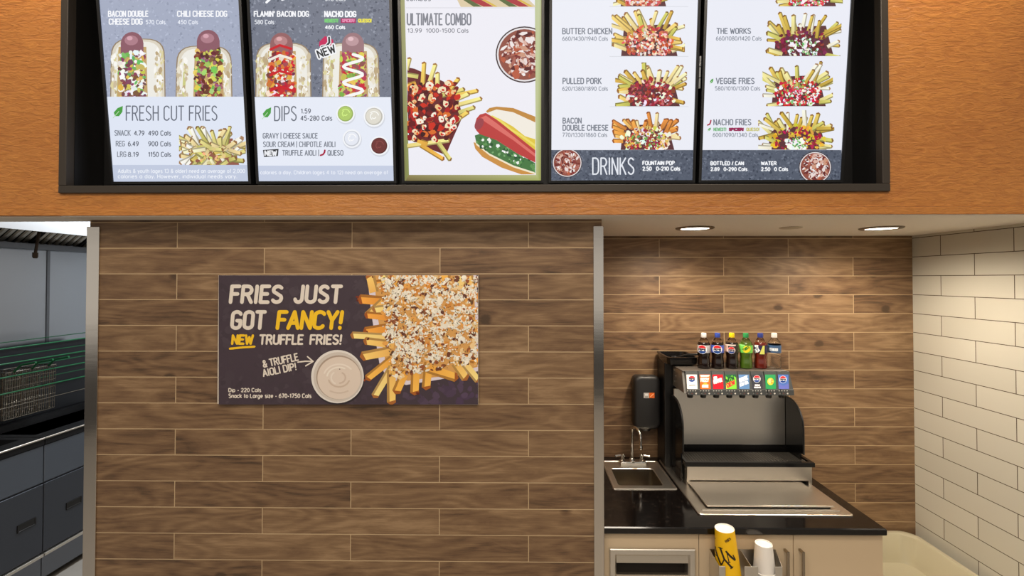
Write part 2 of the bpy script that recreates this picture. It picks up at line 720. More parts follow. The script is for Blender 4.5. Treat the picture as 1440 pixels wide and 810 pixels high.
def clip_edges(pts, cols, edges):
    data = [(p[0], p[1], c) for p, c in zip(pts, cols)]
    for nx, ny, k in edges:
        out = []
        for i in range(len(data)):
            a, b = data[i - 1], data[i]
            da, db = a[0] * nx + a[1] * ny - k, b[0] * nx + b[1] * ny - k
            if (da >= 0) != (db >= 0):
                t = da / (da - db)
                out.append((a[0] + (b[0] - a[0]) * t, a[1] + (b[1] - a[1]) * t,
                            tuple(u + (v - u) * t for u, v in zip(a[2], b[2]))))
            if db >= 0:
                out.append(b)
        data = out
        if len(data) < 3:
            return [], []
    return [(d[0], d[1]) for d in data], [d[2] for d in data]


def project(p):
    d = Vector(p) - EYE
    z = d.dot(FV)
    return PPX + F * d.dot(RV) / z, PPY - F * d.dot(UV_) / z


class Art:
    def __init__(s, surf, clip=None, gap=0.0005):
        s.surf, s.clip, s.gap = surf, clip, gap
        s.v, s.f, s.c, s.k = [], [], [], 0
        s.starts = [0]                       # first face of every line of lettering
        s.edges = getattr(surf, 'edges', None)
        s.base = 0
        s.strip = 1.4 if isinstance(surf, CylSurf) else 0

    def poly(s, pts, col, layer=1):
        cols = col if isinstance(col, list) else [col] * len(pts)
        if s.clip:
            pts, cols = clip_poly(pts, cols, s.clip)
            if len(pts) < 3:
                return
        if s.edges:
            pts, cols = clip_edges(pts, cols, s.edges)
            if len(pts) < 3:
                return
        if s.strip and len(pts) > 2:
            xa, xb = min(p[0] for p in pts), max(p[0] for p in pts)
            n = max(1, int(math.ceil((xb - xa) / s.strip)))
            if n > 1:
                st, s.strip = s.strip, 0
                for i in range(n):
                    q, qc = clip_poly(pts, cols, (xa + (xb - xa) * i / n, -1e4, xa + (xb - xa) * (i + 1) / n, 1e4))
                    if len(q) > 2:
                        s.poly(q, qc, layer)
                s.strip = st
                return
        s.k += 1
        off = s.gap * (layer + s.base) + (s.k % 499) * s.gap * 0.0017
        b = len(s.v)
        for (x, y), c in zip(pts, cols):
            s.v.append(s.surf.at(x, y, off))
            s.c.append((*lin(c), 1.0))
        s.f.append(tuple(range(b, b + len(pts))))

    def rect(s, x0, y0, x1, y1, col, layer=1):
        s.poly([(x0, y0), (x1, y0), (x1, y1), (x0, y1)], col, layer)

    def disc(s, cx, cy, rx, ry, col, layer=1, n=20, a0=0, a1=360, rot=0):
        pts = []
        full = abs(a1 - a0) >= 360
        for k in range(n if full else n + 1):
            t = math.radians(a0 + (a1 - a0) * k / n)
            x, y = rx * math.cos(t), ry * math.sin(t)
            q = math.radians(rot)
            pts.append((cx + x * math.cos(q) - y * math.sin(q), cy + x * math.sin(q) + y * math.cos(q)))
        s.poly(pts, col, layer)

    def blob(s, cx, cy, r, col, layer=1, asp=1.0, rot=0, n=8):
        pts = []
        for k in range(n):
            t = 2 * PI * k / n
            q = r * rnd.uniform(0.72, 1.2)
            x, y = q * math.cos(t), q * asp * math.sin(t)
            pts.append((cx + x * math.cos(rot) - y * math.sin(rot), cy + x * math.sin(rot) + y * math.cos(rot)))
        s.poly(pts, col, layer)

    def line(s, pts, w, col, layer=1, caps=True):
        for (x0, y0), (x1, y1) in zip(pts, pts[1:]):
            d = math.hypot(x1 - x0, y1 - y0) or 1e-6
            nx, ny = -(y1 - y0) / d * w / 2, (x1 - x0) / d * w / 2
            s.poly([(x0 + nx, y0 + ny), (x1 + nx, y1 + ny), (x1 - nx, y1 - ny), (x0 - nx, y0 - ny)], col, layer)
        if caps:
            for x, y in pts:
                s.disc(x, y, w / 2, w / 2, col, layer, 8)

    def fry(s, x0, y0, x1, y1, w, col, layer=1):
        d = math.hypot(x1 - x0, y1 - y0) or 1e-6
        ux, uy = (x1 - x0) / d, (y1 - y0) / d
        nx, ny = -uy * w / 2, ux * w / 2
        lo = tuple(v * 0.74 for v in col)
        hi = tuple(min(255, v * 1.1 + 14) for v in col)
        tip = tuple(v * f for v, f in zip(col, (0.7, 0.55, 0.45)))
        s.poly([(x0 + nx, y0 + ny), (x1 + nx, y1 + ny), (x1 - nx * .9, y1 - ny * .9), (x0 - nx, y0 - ny)], [lo, lo, lo, lo], layer)
        s.poly([(x0 + nx * .5, y0 + ny * .5), (x1 + nx * .4, y1 + ny * .4), (x1 - nx * .9, y1 - ny * .9), (x0 - nx, y0 - ny)], [col, hi, hi, col], layer)
        s.poly([(x1 + nx, y1 + ny), (x1 + ux * w * .3, y1 + uy * w * .3), (x1 - nx, y1 - ny), (x1 - nx - ux * w * .3, y1 - ny - uy * w * .3)], tip, layer)

    def stroke_text(s, text, x0, y0, x1, y1, w, col, layer=2, shear=0.0, gap=0.24, rot=None, caps=True):
        """thick-line capitals fitted to a box; rot = (base start, base end, cap height)"""
        s.mark()
        pos, segs = 0.0, []
        for ch in text:
            if ch == ' ':
                pos += 0.4
                continue
            gl, gw = GLYPH[ch]
            for st in gl:
                segs.append([(pos + p[0] + shear * p[1], p[1]) for p in st])
            pos += gw + gap
        tot = max(pos - gap, 0.01) + max(shear, 0)
        for st in segs:
            if rot:
                (ax, ay), (bx, by), h = rot
                d = math.hypot(bx - ax, by - ay)
                ux, uy = (bx - ax) / d, (by - ay) / d
                pts = [(ax + (bx - ax) * u / tot + uy * h * v, ay + (by - ay) * u / tot - ux * h * v) for u, v in st]
            else:
                a, b, c, e = x0 + w / 2, x1 - w / 2, y0 + w / 2, y1 - w / 2
                pts = [(a + (b - a) * u / tot, e - (e - c) * v) for u, v in st]
            s.line(pts, w, col, layer, caps)

    def font_text(s, text, x0, y0, x1, y1, col, layer=2, bold=0.0):
        s.stroke_text(text, x0, y0, x1, y1, (y1 - y0) * (.15 + bold * 7), col, layer, gap=.20, caps=False)

    def mark(s):
        if s.f and s.starts[-1] != len(s.f):
            s.starts.append(len(s.f))

    def build(s, name, mat, parent):
        root, off = parent, Vector((0, 0, 0))
        while root is not None:
            off += root.location
            root = root.parent
        # every line of lettering is a piece of its own; a picture is one piece
        cuts = (s.starts if name.endswith('_lettering') else [0]) + [len(s.f)]
        o = None
        for f0, f1 in zip(cuts, cuts[1:]):
            fs = s.f[f0:f1]
            if not fs:
                continue
            b, e = fs[0][0], fs[-1][-1] + 1
            me = bpy.data.meshes.new(name)
            me.from_pydata([v - off for v in s.v[b:e]], [], [tuple(i - b for i in f) for f in fs])
            at = me.color_attributes.new('Col', 'FLOAT_COLOR', 'POINT')
            at.data.foreach_set('color', [x for c in s.c[b:e] for x in c])
            o = link(name, me, mat, parent)
        return o


def _arc(cx, cy, rx, ry, a0, a1, n=8):
    return [(cx + rx * math.cos(math.radians(a0 + (a1 - a0) * k / n)), cy + ry * math.sin(math.radians(a0 + (a1 - a0) * k / n))) for k in range(n + 1)]


_rr = _arc(.3, .8, .28, .2, 0, 180) + _arc(.3, .2, .28, .2, 180, 360) + [(.58, .8)]
_S = _arc(.28, .76, .26, .24, 35, 180) + [(.05, .66), (.5, .38)] + _arc(.27, .24, .27, .24, 10, -150)
GLYPH = {
    'A': ([[(0, 0), (.3, 1), (.6, 0)], [(.1, .32), (.5, .32)]], .6),
    'B': ([[(0, 0), (0, 1)] + _arc(.28, .77, .24, .23, 90, -90) + [(0, .54)], [(.28, .54)] + _arc(.3, .27, .28, .27, 90, -90) + [(0, 0)]], .58),
    'C': ([_arc(.3, .8, .28, .2, 20, 180) + _arc(.3, .2, .28, .2, 180, 340)], .58),
    'D': ([[(0, 0), (0, 1), (.25, 1)] + _arc(.27, .72, .29, .28, 80, 0) + _arc(.27, .28, .29, .28, 0, -80) + [(.25, 0), (0, 0)]], .56),
    'E': ([[(.46, 1), (0, 1), (0, 0), (.46, 0)], [(0, .52), (.38, .52)]], .46),
    'F': ([[(.46, 1), (0, 1), (0, 0)], [(0, .52), (.38, .52)]], .44),
    'G': ([_arc(.3, .8, .28, .2, 20, 180) + _arc(.3, .2, .28, .2, 180, 360) + [(.58, .46), (.34, .46)]], .58),
    'H': ([[(0, 0), (0, 1)], [(.54, 0), (.54, 1)], [(0, .52), (.54, .52)]], .54),
    'I': ([[(0.02, 0), (0.02, 1)]], .05),
    'J': ([[(.42, 1), (.42, .22)] + _arc(.2, .22, .22, .22, 0, -170)], .44),
    'K': ([[(0, 0), (0, 1)], [(.52, 1), (0, .42)], [(.16, .58), (.54, 0)]], .54),
    'L': ([[(0, 1), (0, 0), (.44, 0)]], .44),
    'M': ([[(0, 0), (.04, 1), (.36, .25), (.68, 1), (.72, 0)]], .72),
    'N': ([[(0, 0), (0, 1), (.54, 0), (.54, 1)]], .54),
    'O': ([_rr], .58),
    'P': ([[(0, 0), (0, 1)] + _arc(.28, .74, .26, .26, 90, -90) + [(0, .48)]], .54),
    'Q': ([_rr, [(.36, .24), (.6, -.04)]], .58),
    'R': ([[(0, 0), (0, 1)] + _arc(.28, .75, .25, .25, 90, -90) + [(0, .5)], [(.28, .5), (.56, 0)]], .56),
    'S': ([_S], .54),
    'T': ([[(0, 1), (.54, 1)], [(.27, 1), (.27, 0)]], .54),
    'U': ([[(0, 1), (0, .22)] + _arc(.28, .22, .28, .22, 180, 360) + [(.56, 1)]], .56),
    'V': ([[(0, 1), (.3, 0), (.6, 1)]], .6),
    'W': ([[(0, 1), (.18, 0), (.38, .8), (.58, 0), (.76, 1)]], .76),
    'X': ([[(0, 0), (.56, 1)], [(0, 1), (.56, 0)]], .56),
    'Y': ([[(0, 1), (.29, .48), (.58, 1)], [(.29, .48), (.29, 0)]], .58),
    'Z': ([[(0, 1), (.54, 1), (0, 0), (.54, 0)]], .54),
    '!': ([[(.06, 1), (.04, .34)], [(.03, .03), (.03, 0)]], .1),
    "'": ([[(.05, 1), (.03, .78)]], .08),
    '&': ([[(.56, 0), (.12, .7)] + _arc(.27, .8, .16, .18, 200, -20) + [(.1, .38)] + _arc(.24, .2, .22, .2, 140, 340) + [(.58, .42)]], .58),
    '|': ([[(0.02, -.1), (0.02, 1.1)]], .05),
    '?': ([_arc(.22, .78, .22, .22, 170, -60) + [(.22, .46), (.22, .32)], [(.22, .03), (.22, 0)]], .44),
}

_o = _arc(.24, .35, .24, .35, 0, 360, 14)
GLYPH.update({
    '0': ([_arc(.26, .5, .26, .5, 0, 360, 16)], .52), '1': ([[(.02, .76), (.22, 1), (.22, 0)]], .3),
    '2': ([_arc(.26, .72, .25, .28, 170, -20) + [(.0, 0), (.52, 0)]], .52), '3': ([_arc(.25, .75, .23, .25, 160, -80), _arc(.25, .27, .26, .27, 80, -160)], .52),
    '4': ([[(.40, 0), (.40, 1), (0, .28), (.54, .28)]], .54), '5': ([[(.48, 1), (.08, 1), (.04, .55)] + _arc(.25, .32, .26, .32, 120, -150)], .52),
    '6': ([_arc(.26, .30, .25, .30, 0, 360, 12), [(.02, .36), (.12, .80), (.42, 1)]], .52), '7': ([[(0, 1), (.5, 1), (.16, 0)]], .5),
    '8': ([_arc(.26, .75, .21, .25, 0, 360, 12), _arc(.26, .26, .26, .26, 0, 360, 12)], .52), '9': ([_arc(.26, .70, .25, .30, 0, 360, 12), [(.50, .64), (.40, .2), (.10, 0)]], .52),
    '.': ([[(.04, -.02), (.04, .15)]], .08), ',': ([[(.05, .04), (.0, -.16)]], .08), '-': ([[(0, .38), (.3, .38)]], .3), '/': ([[(0, -.05), (.28, 1.05)]], .28),
    '(': ([_arc(.25, .45, .25, .62, 120, 240)], .16), ')': ([_arc(-.1, .45, .25, .62, 60, -60)], .16),
    'a': ([_o, [(.48, .7), (.48, 0)]], .5), 'b': ([_o, [(0, 1), (0, 0)]], .5), 'c': ([_arc(.24, .35, .24, .35, 45, 315)], .42), 'd': ([_o, [(.48, 1), (.48, 0)]], .5),
    'e': ([[(.0, .36), (.47, .36)] + _arc(.24, .35, .24, .35, 0, 310)], .48), 'f': ([[(.28, 1), (.12, .92), (.12, 0)], [(0, .66), (.26, .66)]], .28),
    'g': ([_o, [(.48, .7), (.48, -.15), (.3, -.28), (.05, -.22)]], .5), 'h': ([[(0, 1), (0, 0)], _arc(.22, .45, .22, .25, 180, 0) + [(.44, 0)]], .44),
    'i': ([[(.03, .7), (.03, 0)], [(.03, .93), (.03, .97)]], .06), 'k': ([[(0, 1), (0, 0)], [(.4, .7), (.02, .3)], [(.14, .42), (.42, 0)]], .42), 'l': ([[(.03, 1), (.03, 0)]], .06),
    'm': ([[(0, .7), (0, 0)], _arc(.17, .48, .17, .22, 180, 0) + [(.34, 0)], _arc(.51, .48, .17, .22, 180, 0) + [(.68, 0)]], .68),
    'n': ([[(0, .7), (0, 0)], _arc(.22, .46, .22, .24, 180, 0) + [(.44, 0)]], .44), 'o': ([_o], .48), 'p': ([_o, [(0, .7), (0, -.28)]], .5),
    'r': ([[(0, .7), (0, 0)], [(0, .42), (.12, .64), (.26, .69)]], .26), 's': ([_arc(.21, .52, .19, .18, 30, 200) + [(.36, .28)] + _arc(.21, .18, .2, .18, 20, -150)], .4),
    't': ([[(.12, .95), (.12, .08), (.28, .02)], [(0, .68), (.28, .68)]], .28), 'u': ([[(0, .7), (0, .24)] + _arc(.22, .24, .22, .24, 180, 360) + [(.44, .7)], [(.44, .3), (.44, 0)]], .44),
    'v': ([[(0, .7), (.22, 0), (.44, .7)]], .44), 'w': ([[(0, .7), (.16, 0), (.33, .6), (.5, 0), (.66, .7)]], .66), 'x': ([[(0, .7), (.4, 0)], [(.4, .7), (0, 0)]], .4),
    'y': ([[(0, .7), (.22, .04)], [(.44, .7), (.14, -.28)]], .44), 'z': ([[(0, .7), (.38, .7), (0, 0), (.38, 0)]], .38),
})
FRYC = [(214, 176, 74), (228, 192, 104), (196, 158, 62), (240, 220, 170), (188, 184, 84), (232, 206, 140)]


def fries_picture(A, x0, y0, x1, y1, toppings, tray=(92, 48, 52), n=22, fw=5.6, tones=FRYC, fill=None):
    """a paper tray of loaded fries: sticks rising along the rim, the topping heaped over the middle"""
    w, h = x1 - x0, y1 - y0
    A.base = 1
    A.clip = (x0, y0, x1, y1)
    A.poly([(x0 + .17 * w, y0 + .36 * h), (x1 - .20 * w, y0 + .32 * h), (x1 - .10 * w, y1), (x0 + .13 * w, y1)], tray, 1)
    sticks = []
    for i in range(n):
        u = (i + rnd.uniform(.1, .9)) / n
        bx = x0 + w * (.16 + .68 * u)
        by = y0 + h * rnd.uniform(.42, .62)
        ang = (u - .5) * 2.0 + rnd.uniform(-.45, .45)
        ln = h * rnd.uniform(.26, .50)
        sticks.append((bx, by, bx + math.sin(ang) * ln * 1.1, by - math.cos(ang) * ln))
    for sd in (-1, 1):
        for k in range(5):
            by = y0 + h * rnd.uniform(.45, .97)
            bx = (x0 + x1) / 2 + sd * w * rnd.uniform(.26, .34)
            ang = rnd.uniform(-.5, .28)
            ln = w * rnd.uniform(.14, .22)
            sticks.append((bx, by, bx + sd * math.cos(ang) * ln, by + math.sin(ang) * ln))
    rnd.shuffle(sticks)
    for q in sticks:
        A.fry(*q, fw * rnd.uniform(.85, 1.25), rnd.choice(tones), 2)
    if fill:
        for i in range(46):
            bx, by = x0 + w * rnd.uniform(.2, .8), y0 + h * rnd.uniform(.5, 1)
            ang, ln = rnd.uniform(-1.2, 1.2) + (PI if rnd.random() < .5 else 0), w * rnd.uniform(.1, .22)
            A.fry(bx, by, bx + math.cos(ang) * ln, by + math.sin(ang) * ln, fw * rnd.uniform(.8, 1.1), rnd.choice(tones), 3)
    for j, (col, cnt, r, sp) in enumerate(toppings):
        for i in range(int(cnt * 2.4)):
            u, v = rnd.uniform(-1, 1) * sp, rnd.uniform(0, 1)
            A.blob((x0 + x1) / 2 + u * w * (.27 + .09 * v), y0 + h * (.98 - (1 - abs(u) ** 2 * .5) * .62 * v * min(1, sp)), r * rnd.uniform(.55, 1.15),
                   tuple(max(0, min(255, c + rnd.uniform(-26, 26))) for c in col), 4 + j, rnd.uniform(.4, .9), rnd.uniform(0, PI), 7)
    A.clip = None
    A.base = 0


def cola_picture(A, cx, cy, r, clip=None, rim=(232, 228, 230), dark=(62, 46, 48)):
    A.clip = clip
    A.base = 3
    A.disc(cx, cy, r, r * .98, dark, 1, 36)
    A.disc(cx, cy, r * .955, r * .935, rim, 2, 36)
    A.disc(cx, cy, r * .90, r * .88, (146, 80, 66), 3, 36)
    for i in range(190):
        t, q = rnd.uniform(0, 2 * PI), math.sqrt(rnd.random()) * .78
        col = rnd.choice([(242, 232, 230), (236, 220, 216), (222, 180, 164), (132, 52, 50), (176, 104, 90), (230, 206, 198), (108, 40, 42), (206, 152, 126), (246, 240, 238), (150, 70, 56), (118, 46, 40), (186, 92, 64), (90, 30, 32)])
        A.blob(cx + math.cos(t) * q * r, cy + math.sin(t) * q * r, r * rnd.uniform(.05, .20), col, 4, rnd.uniform(.25, .7), rnd.uniform(0, PI), 5)
    A.clip = None
    A.base = 0


def hot_dog_picture(A, x0, y0, x1, y1, sx0, sx1, sy0, fill, sauce=None, sausage=(142, 92, 104)):
    """bun seen from above, running off the lower edge of the picture"""
    w = x1 - x0
    A.clip = (x0 - 4, sy0 - 4, x1 + 4, y1)

    def bun(k, c):
        pts = []
        for t in range(13):
            a = PI - PI * t / 12
            pts.append(((x0 + x1) / 2 + math.copysign(abs(math.cos(a)) ** .55, math.cos(a)) * w / 2 * k,
                        y0 + (1 - k) * 30 + 26 - 26 * math.sin(a) ** .8))
        pts += [(x1 - (1 - k) * w / 2 + 1, y1), (x0 + (1 - k) * w / 2 - 1, y1)]
        A.poly(pts, c, 1)
    bun(1.0, (150, 130, 104))
    bun(.96, (222, 214, 196))
    bun(.86, (240, 238, 230))
    A.line([(x0 + .16 * w, y0 + 26), (x0 + .13 * w, y1)], 4, (206, 206, 132), 1)
    for i in range(90):
        sd = rnd.choice((-1, 1))
        A.blob((x0 + x1) / 2 + sd * w * rnd.uniform(.30, .475), rnd.uniform(y0 + 18, y1), rnd.uniform(1, 3), rnd.choice([(206, 190, 158), (236, 228, 208), (252, 250, 244), (190, 168, 130), (222, 212, 160)]), 1.1, rnd.uniform(1.2, 2.4), rnd.uniform(-.3, .3), 6)
    fx0, fx1 = sx0 - 3, sx1 + 4
    A.poly([(fx0, y0 + 12), (fx1, y0 + 12), (fx1 + 2, y1), (fx0 - 2, y1)], (196, 164, 110), 2)
    A.disc((sx0 + sx1) / 2, sy0 + 16, (sx1 - sx0) / 2, 17, sausage, 2, 20)
    A.poly([(sx0, sy0 + 14), (sx1, sy0 + 14), (sx1, y0 + 26), (sx0, y0 + 26)], sausage, 2)
    A.disc((sx0 + sx1) / 2 - 1, sy0 + 11, (sx1 - sx0) * .30, 7, tuple(v + 34 for v in sausage), 3, 14)
    A.disc((sx0 + sx1) / 2 - 3, sy0 + 8, (sx1 - sx0) * .13, 3, tuple(v + 74 for v in sausage), 4, 10)
    ty = sy0 + 28
    for i in range(230):
        col = rnd.choice(fill)
        A.blob(rnd.uniform(fx0 + 2, fx1 - 2), rnd.uniform(ty, y1 + 3), rnd.uniform(2.4, 5.4),
               tuple(max(0, min(255, v + rnd.uniform(-16, 16))) for v in col), 5, rnd.uniform(.5, 1), rnd.uniform(0, PI))
    if sauce:
        pts = []
        for k in range(26):
            f = k / 25
            pts.append(((fx0 + fx1) / 2 + math.sin(f * 17) * (fx1 - fx0) * .36, ty + 2 + f * (y1 - ty)))
        A.line(pts, 4.2, sauce, 6)
    A.clip = None


def leaf_mark(A, x0, y0, x1, y1, col=(74, 160, 66)):
    A.mark()
    A.poly([(x1, y0), (x1 - .05 * (x1 - x0), y0 + .5 * (y1 - y0)), (x0 + .6 * (x1 - x0), y1 - .15 * (y1 - y0)), (x0 + .2 * (x1 - x0), y1 - .15 * (y1 - y0)),
            (x0 + .05 * (x1 - x0), y0 + .55 * (y1 - y0)), (x0 + .45 * (x1 - x0), y0 + .18 * (y1 - y0))], col, 2)
    A.line([(x0, y1), (x0 + .6 * (x1 - x0), y0 + .45 * (y1 - y0))], max(.7, (x1 - x0) * .07), (190, 226, 180), 3)


def chili_mark(A, x0, y0, x1, y1, col=(170, 20, 60)):
    A.mark()
    A.line([(x1 - 1, y0 + 1), (x1 - 1.5, y0 + .45 * (y1 - y0)), (x0 + .5 * (x1 - x0), y0 + .8 * (y1 - y0)), (x0, y1 - .5)], max(1.4, (x1 - x0) * .34), col, 3)


def slate(A, x0, y0, x1, y1, base, n, spread=26, layer=0, light=0.0):
    """mottled stone ground of the printed page"""
    A.clip = (x0, y0, x1, y1)
    A.rect(x0, y0, x1, y1, base, layer)
    for i in range(n):
        v = rnd.uniform(-spread, spread) + light
        A.blob(rnd.uniform(x0, x1), rnd.uniform(y0, y1), rnd.uniform(.7, 2.6), tuple(max(0, min(255, b + v)) for b in base), layer + .15, rnd.uniform(.4, 1), rnd.uniform(0, PI), 5)
    A.clip = None


# ================================================================== THE SETTING
XL = at_y(124, 330, D1).x - 0.002            # partition: kitchen-side end
XW0 = at_y(141, 330, D1).x
XW1 = at_y(834.5, 420, D1).x
XT1 = at_y(848.5, 420, D1).x
ZB = at_y(720, 302.3, DB).z                  # underside of the header

struct(MB().box(-6.0, 4.5, -3.5, 6.0, -0.1, 0.0).build('floor', M['floor']))
struct(MB().box(XL + 0.012, XT1 - 0.008, D1, D2 + 0.16, 0.0, ZS + 0.02).build('wall_partition', M['planks']))
struct(MB().box(XT1 - 0.008, XR + 0.2, D2, D2 + 0.16, 0.0, ZS + 0.02).build('wall_niche_back', M['planks_niche']))
struct(MB().box(XR, XR + 0.15, 1.2, D2, 0.0, ZS + 0.02).build('wall_right', M['tile']))
struct(MB().box(XL - 0.01, 4.5, DB + 0.004, D2 + 0.16, ZS, ZS + 0.05).build('ceiling_soffit', M['soffit']))
# header over the opening, with the hole the menu box sits in
MX0, MX1 = at_y(85.5, 240, DB).x, at_y(1249.3, 240, DB).x
MZ0 = at_y(700, 270.8, DB).z
MZ1 = MZ0 + 1.52
HZ1 = MZ1 + 0.25
h = MB()
h.box(-4.6, MX0 + 0.006, DB, DB + 0.02, ZB + 0.037, HZ1)
h.box(MX1 - 0.006, 4.5, DB, DB + 0.02, ZB + 0.037, HZ1)
h.box(MX0 + 0.006, MX1 - 0.006, DB, DB + 0.02, ZB + 0.037, MZ0 + 0.006)
h.box(MX0 + 0.006, MX1 - 0.006, DB, DB + 0.02, MZ1 - 0.006, HZ1)
struct(h.build('wall_header', M['header']))
struct(MB().box(-4.6, 4.5, DB - 0.004, DB + 0.02, ZB, ZB + 0.0355, 0.0015).build('trim_1', M['header']))
# white return under the header at the kitchen opening
struct(MB().box(-4.6, XL - 0.01, DB + 0.02, DB + 0.16, ZS - 0.004, ZS + 0.05).build('trim_2', M['soffit']))
# stainless corner guards of the partition
g = MB()
g.box(XL, XW0, D1 - 0.006, D1 - 0.0005, 0.0, ZS - 0.035)
g.box(XL, XL + 0.006, D1 - 0.0005, D1 + 0.07, 0.0, ZS - 0.035)
struct(g.build('trim_3', M['steel_bright'], bevel=0.0015))
g = MB()
g.box(XW1, XT1, D1 - 0.006, D1 - 0.0005, 0.0, ZS - 0.035)
g.box(XT1 - 0.006, XT1, D1 - 0.0005, D1 + 0.07, 0.0, ZS - 0.035)
struct(g.build('trim_4', M['steel_bright'], bevel=0.0015))
# kitchen shell
KX = -4.15
struct(MB().box(-4.6, KX, DB + 0.022, 6.0, 0.0, 3.05).build('wall_kitchen_side', M['steel_wall']))
struct(MB().box(KX, XL + 0.012, 5.6, 5.7, 0.0, 3.05).build('wall_kitchen_back', M['white_paint']))
struct(MB().box(KX, XL + 0.012, DB + 0.16, 5.7, 3.02, 3.06).build('ceiling_kitchen', M['white_paint']))
ys = at_x(67, 420, KX).y
tag(MB().box(KX, KX + 0.006, ys - 0.012, ys + 0.012, 0.9, 2.9, 0.001).build('seam_strip', M['steel_dark']),
    'thin upright metal joint strip on the kitchen steel wall', 'trim')

# ================================================================== MENU BOARD
mb = thing('menu_board_cabinet', 'long black framed box in the orange wood header, holding five screens', 'menu cabinet', ((MX0 + MX1) / 2, DB, MZ0))
fw = 0.036
fr = MB()
yf = DB - 0.012
fr.box(MX0, MX1, yf, DB + 0.03, MZ0, MZ0 + fw, 0.003)
fr.box(MX0, MX1, yf, DB + 0.03, MZ1 - fw, MZ1, 0.003)
fr.box(MX0, MX0 + fw, yf, DB + 0.03, MZ0 + fw, MZ1 - fw, 0.003)
fr.box(MX1 - fw, MX1, yf, DB + 0.03, MZ0 + fw, MZ1 - fw, 0.003)
fr.build('frame', M['black_frame'], mb)
BY = DB + 0.185
bx = MB()
bx.box(MX0 + fw - 0.01, MX1 - fw + 0.01, BY, BY + 0.02, MZ0 + fw - 0.01, MZ1 - fw + 0.01)
bx.box(MX0 + fw - 0.01, MX0 + fw, DB + 0.03, BY, MZ0 + fw - 0.01, MZ1 - fw + 0.01)
bx.box(MX1 - fw, MX1 - fw + 0.01, DB + 0.03, BY, MZ0 + fw - 0.01, MZ1 - fw + 0.01)
bx.box(MX0 + fw, MX1 - fw, DB + 0.03, BY, MZ0 + fw - 0.01, MZ0 + fw)
bx.box(MX0 + fw, MX1 - fw, DB + 0.03, BY, MZ1 - fw, MZ1 - fw + 0.01)
bx.build('box_lining', M['black_inside'], mb)

# the tilted screen plane
TILT = math.radians(5.9)
P0 = at_y(660, 254.3, DB + 0.125)            # lower edge of the lit area
SN = Vector((0, -math.cos(TILT), -math.sin(TILT)))
SU = Vector((0, -math.sin(TILT), math.cos(TILT)))
SURF = Surf(P0 + SN * 0.0012, SN)
SCR_H = 1.20


def on_screen(px, py):
    p = Surf(P0, SN).at(px, py)
    return p.x, (p - P0).dot(SU)


def menu_screen(label, xl, xr, edge=None):
    x0, x1 = on_screen(xl, 250)[0], on_screen(xr, 250)[0]
    t = thing('menu_screen', label, 'menu screen', tuple(P0 * 1.0 + Vector(((x0 + x1) / 2 - P0.x, 0, 0))), 'lit menu screens in the header')
    b = 0.013

    def P(x, v, d):
        return Vector((x, P0.y, P0.z)) + SU * v + SN * d
    # bezel ring
    m = MB()
    o = [(x0 - b, -b), (x1 + b, -b), (x1 + b, SCR_H + b), (x0 - b, SCR_H + b)]
    i = [(x0, 0), (x1, 0), (x1, SCR_H), (x0, SCR_H)]
    m.loft([[P(x, v, -0.03) for x, v in o], [P(x, v, 0.006) for x, v in o], [P(x, v, 0.007) for x, v in i], [P(x, v, -0.002) for x, v in i]])
    m.quad(*[P(x, v, -0.03) for x, v in o])
    m.build('bezel', M['bezel'], t)
    # the printed page ends at the rim of the lit area
    SURF.edges = []
    for x, sg in ((x0, 1), (x1, -1)):
        (ax, ay), (bx, by) = project(P(x, 0, .001)), project(P(x, SCR_H * .5, .001))
        nx, ny = (ay - by) * sg, (bx - ax) * sg
        if nx * sg < 0:
            nx, ny = -nx, -ny
        SURF.edges.append((nx, ny, nx * ax + ny * ay))
    ay = project(P((x0 + x1) / 2, 0, .001))[1]
    SURF.edges.append((0, -1, -ay))
    return t, x0, x1


def display(t, x0, x1, polys):
    a = Art(SURF, None)
    a.edges = None
    q = []
    for x, v in ((x0, 0), (x1, 0), (x1, SCR_H), (x0, SCR_H)):
        q.append(Vector((x, P0.y, P0.z)) + SU * v)
    b = len(a.v)
    a.v += q
    a.c += [(*lin(polys), 1.0)] * 4
    a.f.append((0, 1, 2, 3))
    return a.build('display', M['screen'], t)


GREY = (122, 128, 140)
DGREY = (92, 98, 110)
WHITE = (250, 251, 255)
PAGE = (236, 240, 250)
MEAT = [(118, 60, 48), (150, 84, 62), (96, 46, 44)]

# ---- screen: fresh cut fries page
t, x0, x1 = menu_screen('menu screen with two pale hot dogs above the fresh cut fries price list', 160, 349.8)
d = display(t, x0, x1, (176, 184, 206))
a = Art(SURF)
slate(a, 128, -40, 352, 136, (166, 174, 196), 1500, 20)
a.build('stone_print', M['screen'], d)
a = Art(SURF)
a.poly([(143.5, 136), (344.5, 136), (350.5, 256), (157, 256)], (226, 233, 248), 1)
a.poly([(155, 232), (349, 232), (350.5, 256), (157, 256)], (196, 205, 226), 2)
a.clip = None
a.build('price_panel_print', M['screen'], d)
a = Art(SURF)
hot_dog_picture(a, 156, 54, 232, 136, 170, 202, 46, [(246, 246, 246), (240, 240, 238), (250, 250, 250), (112, 180, 92), (128, 66, 84), (146, 62, 96), (120, 76, 62), (214, 190, 90)])
a.build('hot_dog_picture', M['screen'], d)
a = Art(SURF)
hot_dog_picture(a, 248, 64, 326, 136, 277, 309, 43, MEAT + [(156, 96, 120), (126, 190, 96), (216, 204, 84), (176, 206, 110), (120, 62, 52), (236, 214, 120)])
a.build('hot_dog_picture', M['screen'], d)
a = Art(SURF)
fries_picture(a, 252, 177, 346, 232, [((232, 206, 120), 8, 3, .6)], tray=(150, 92, 74), n=26, fw=6.2, fill=True, tones=[(206, 196, 120), (232, 222, 180), (196, 176, 86), (216, 196, 140), (240, 234, 214), (186, 178, 96)])
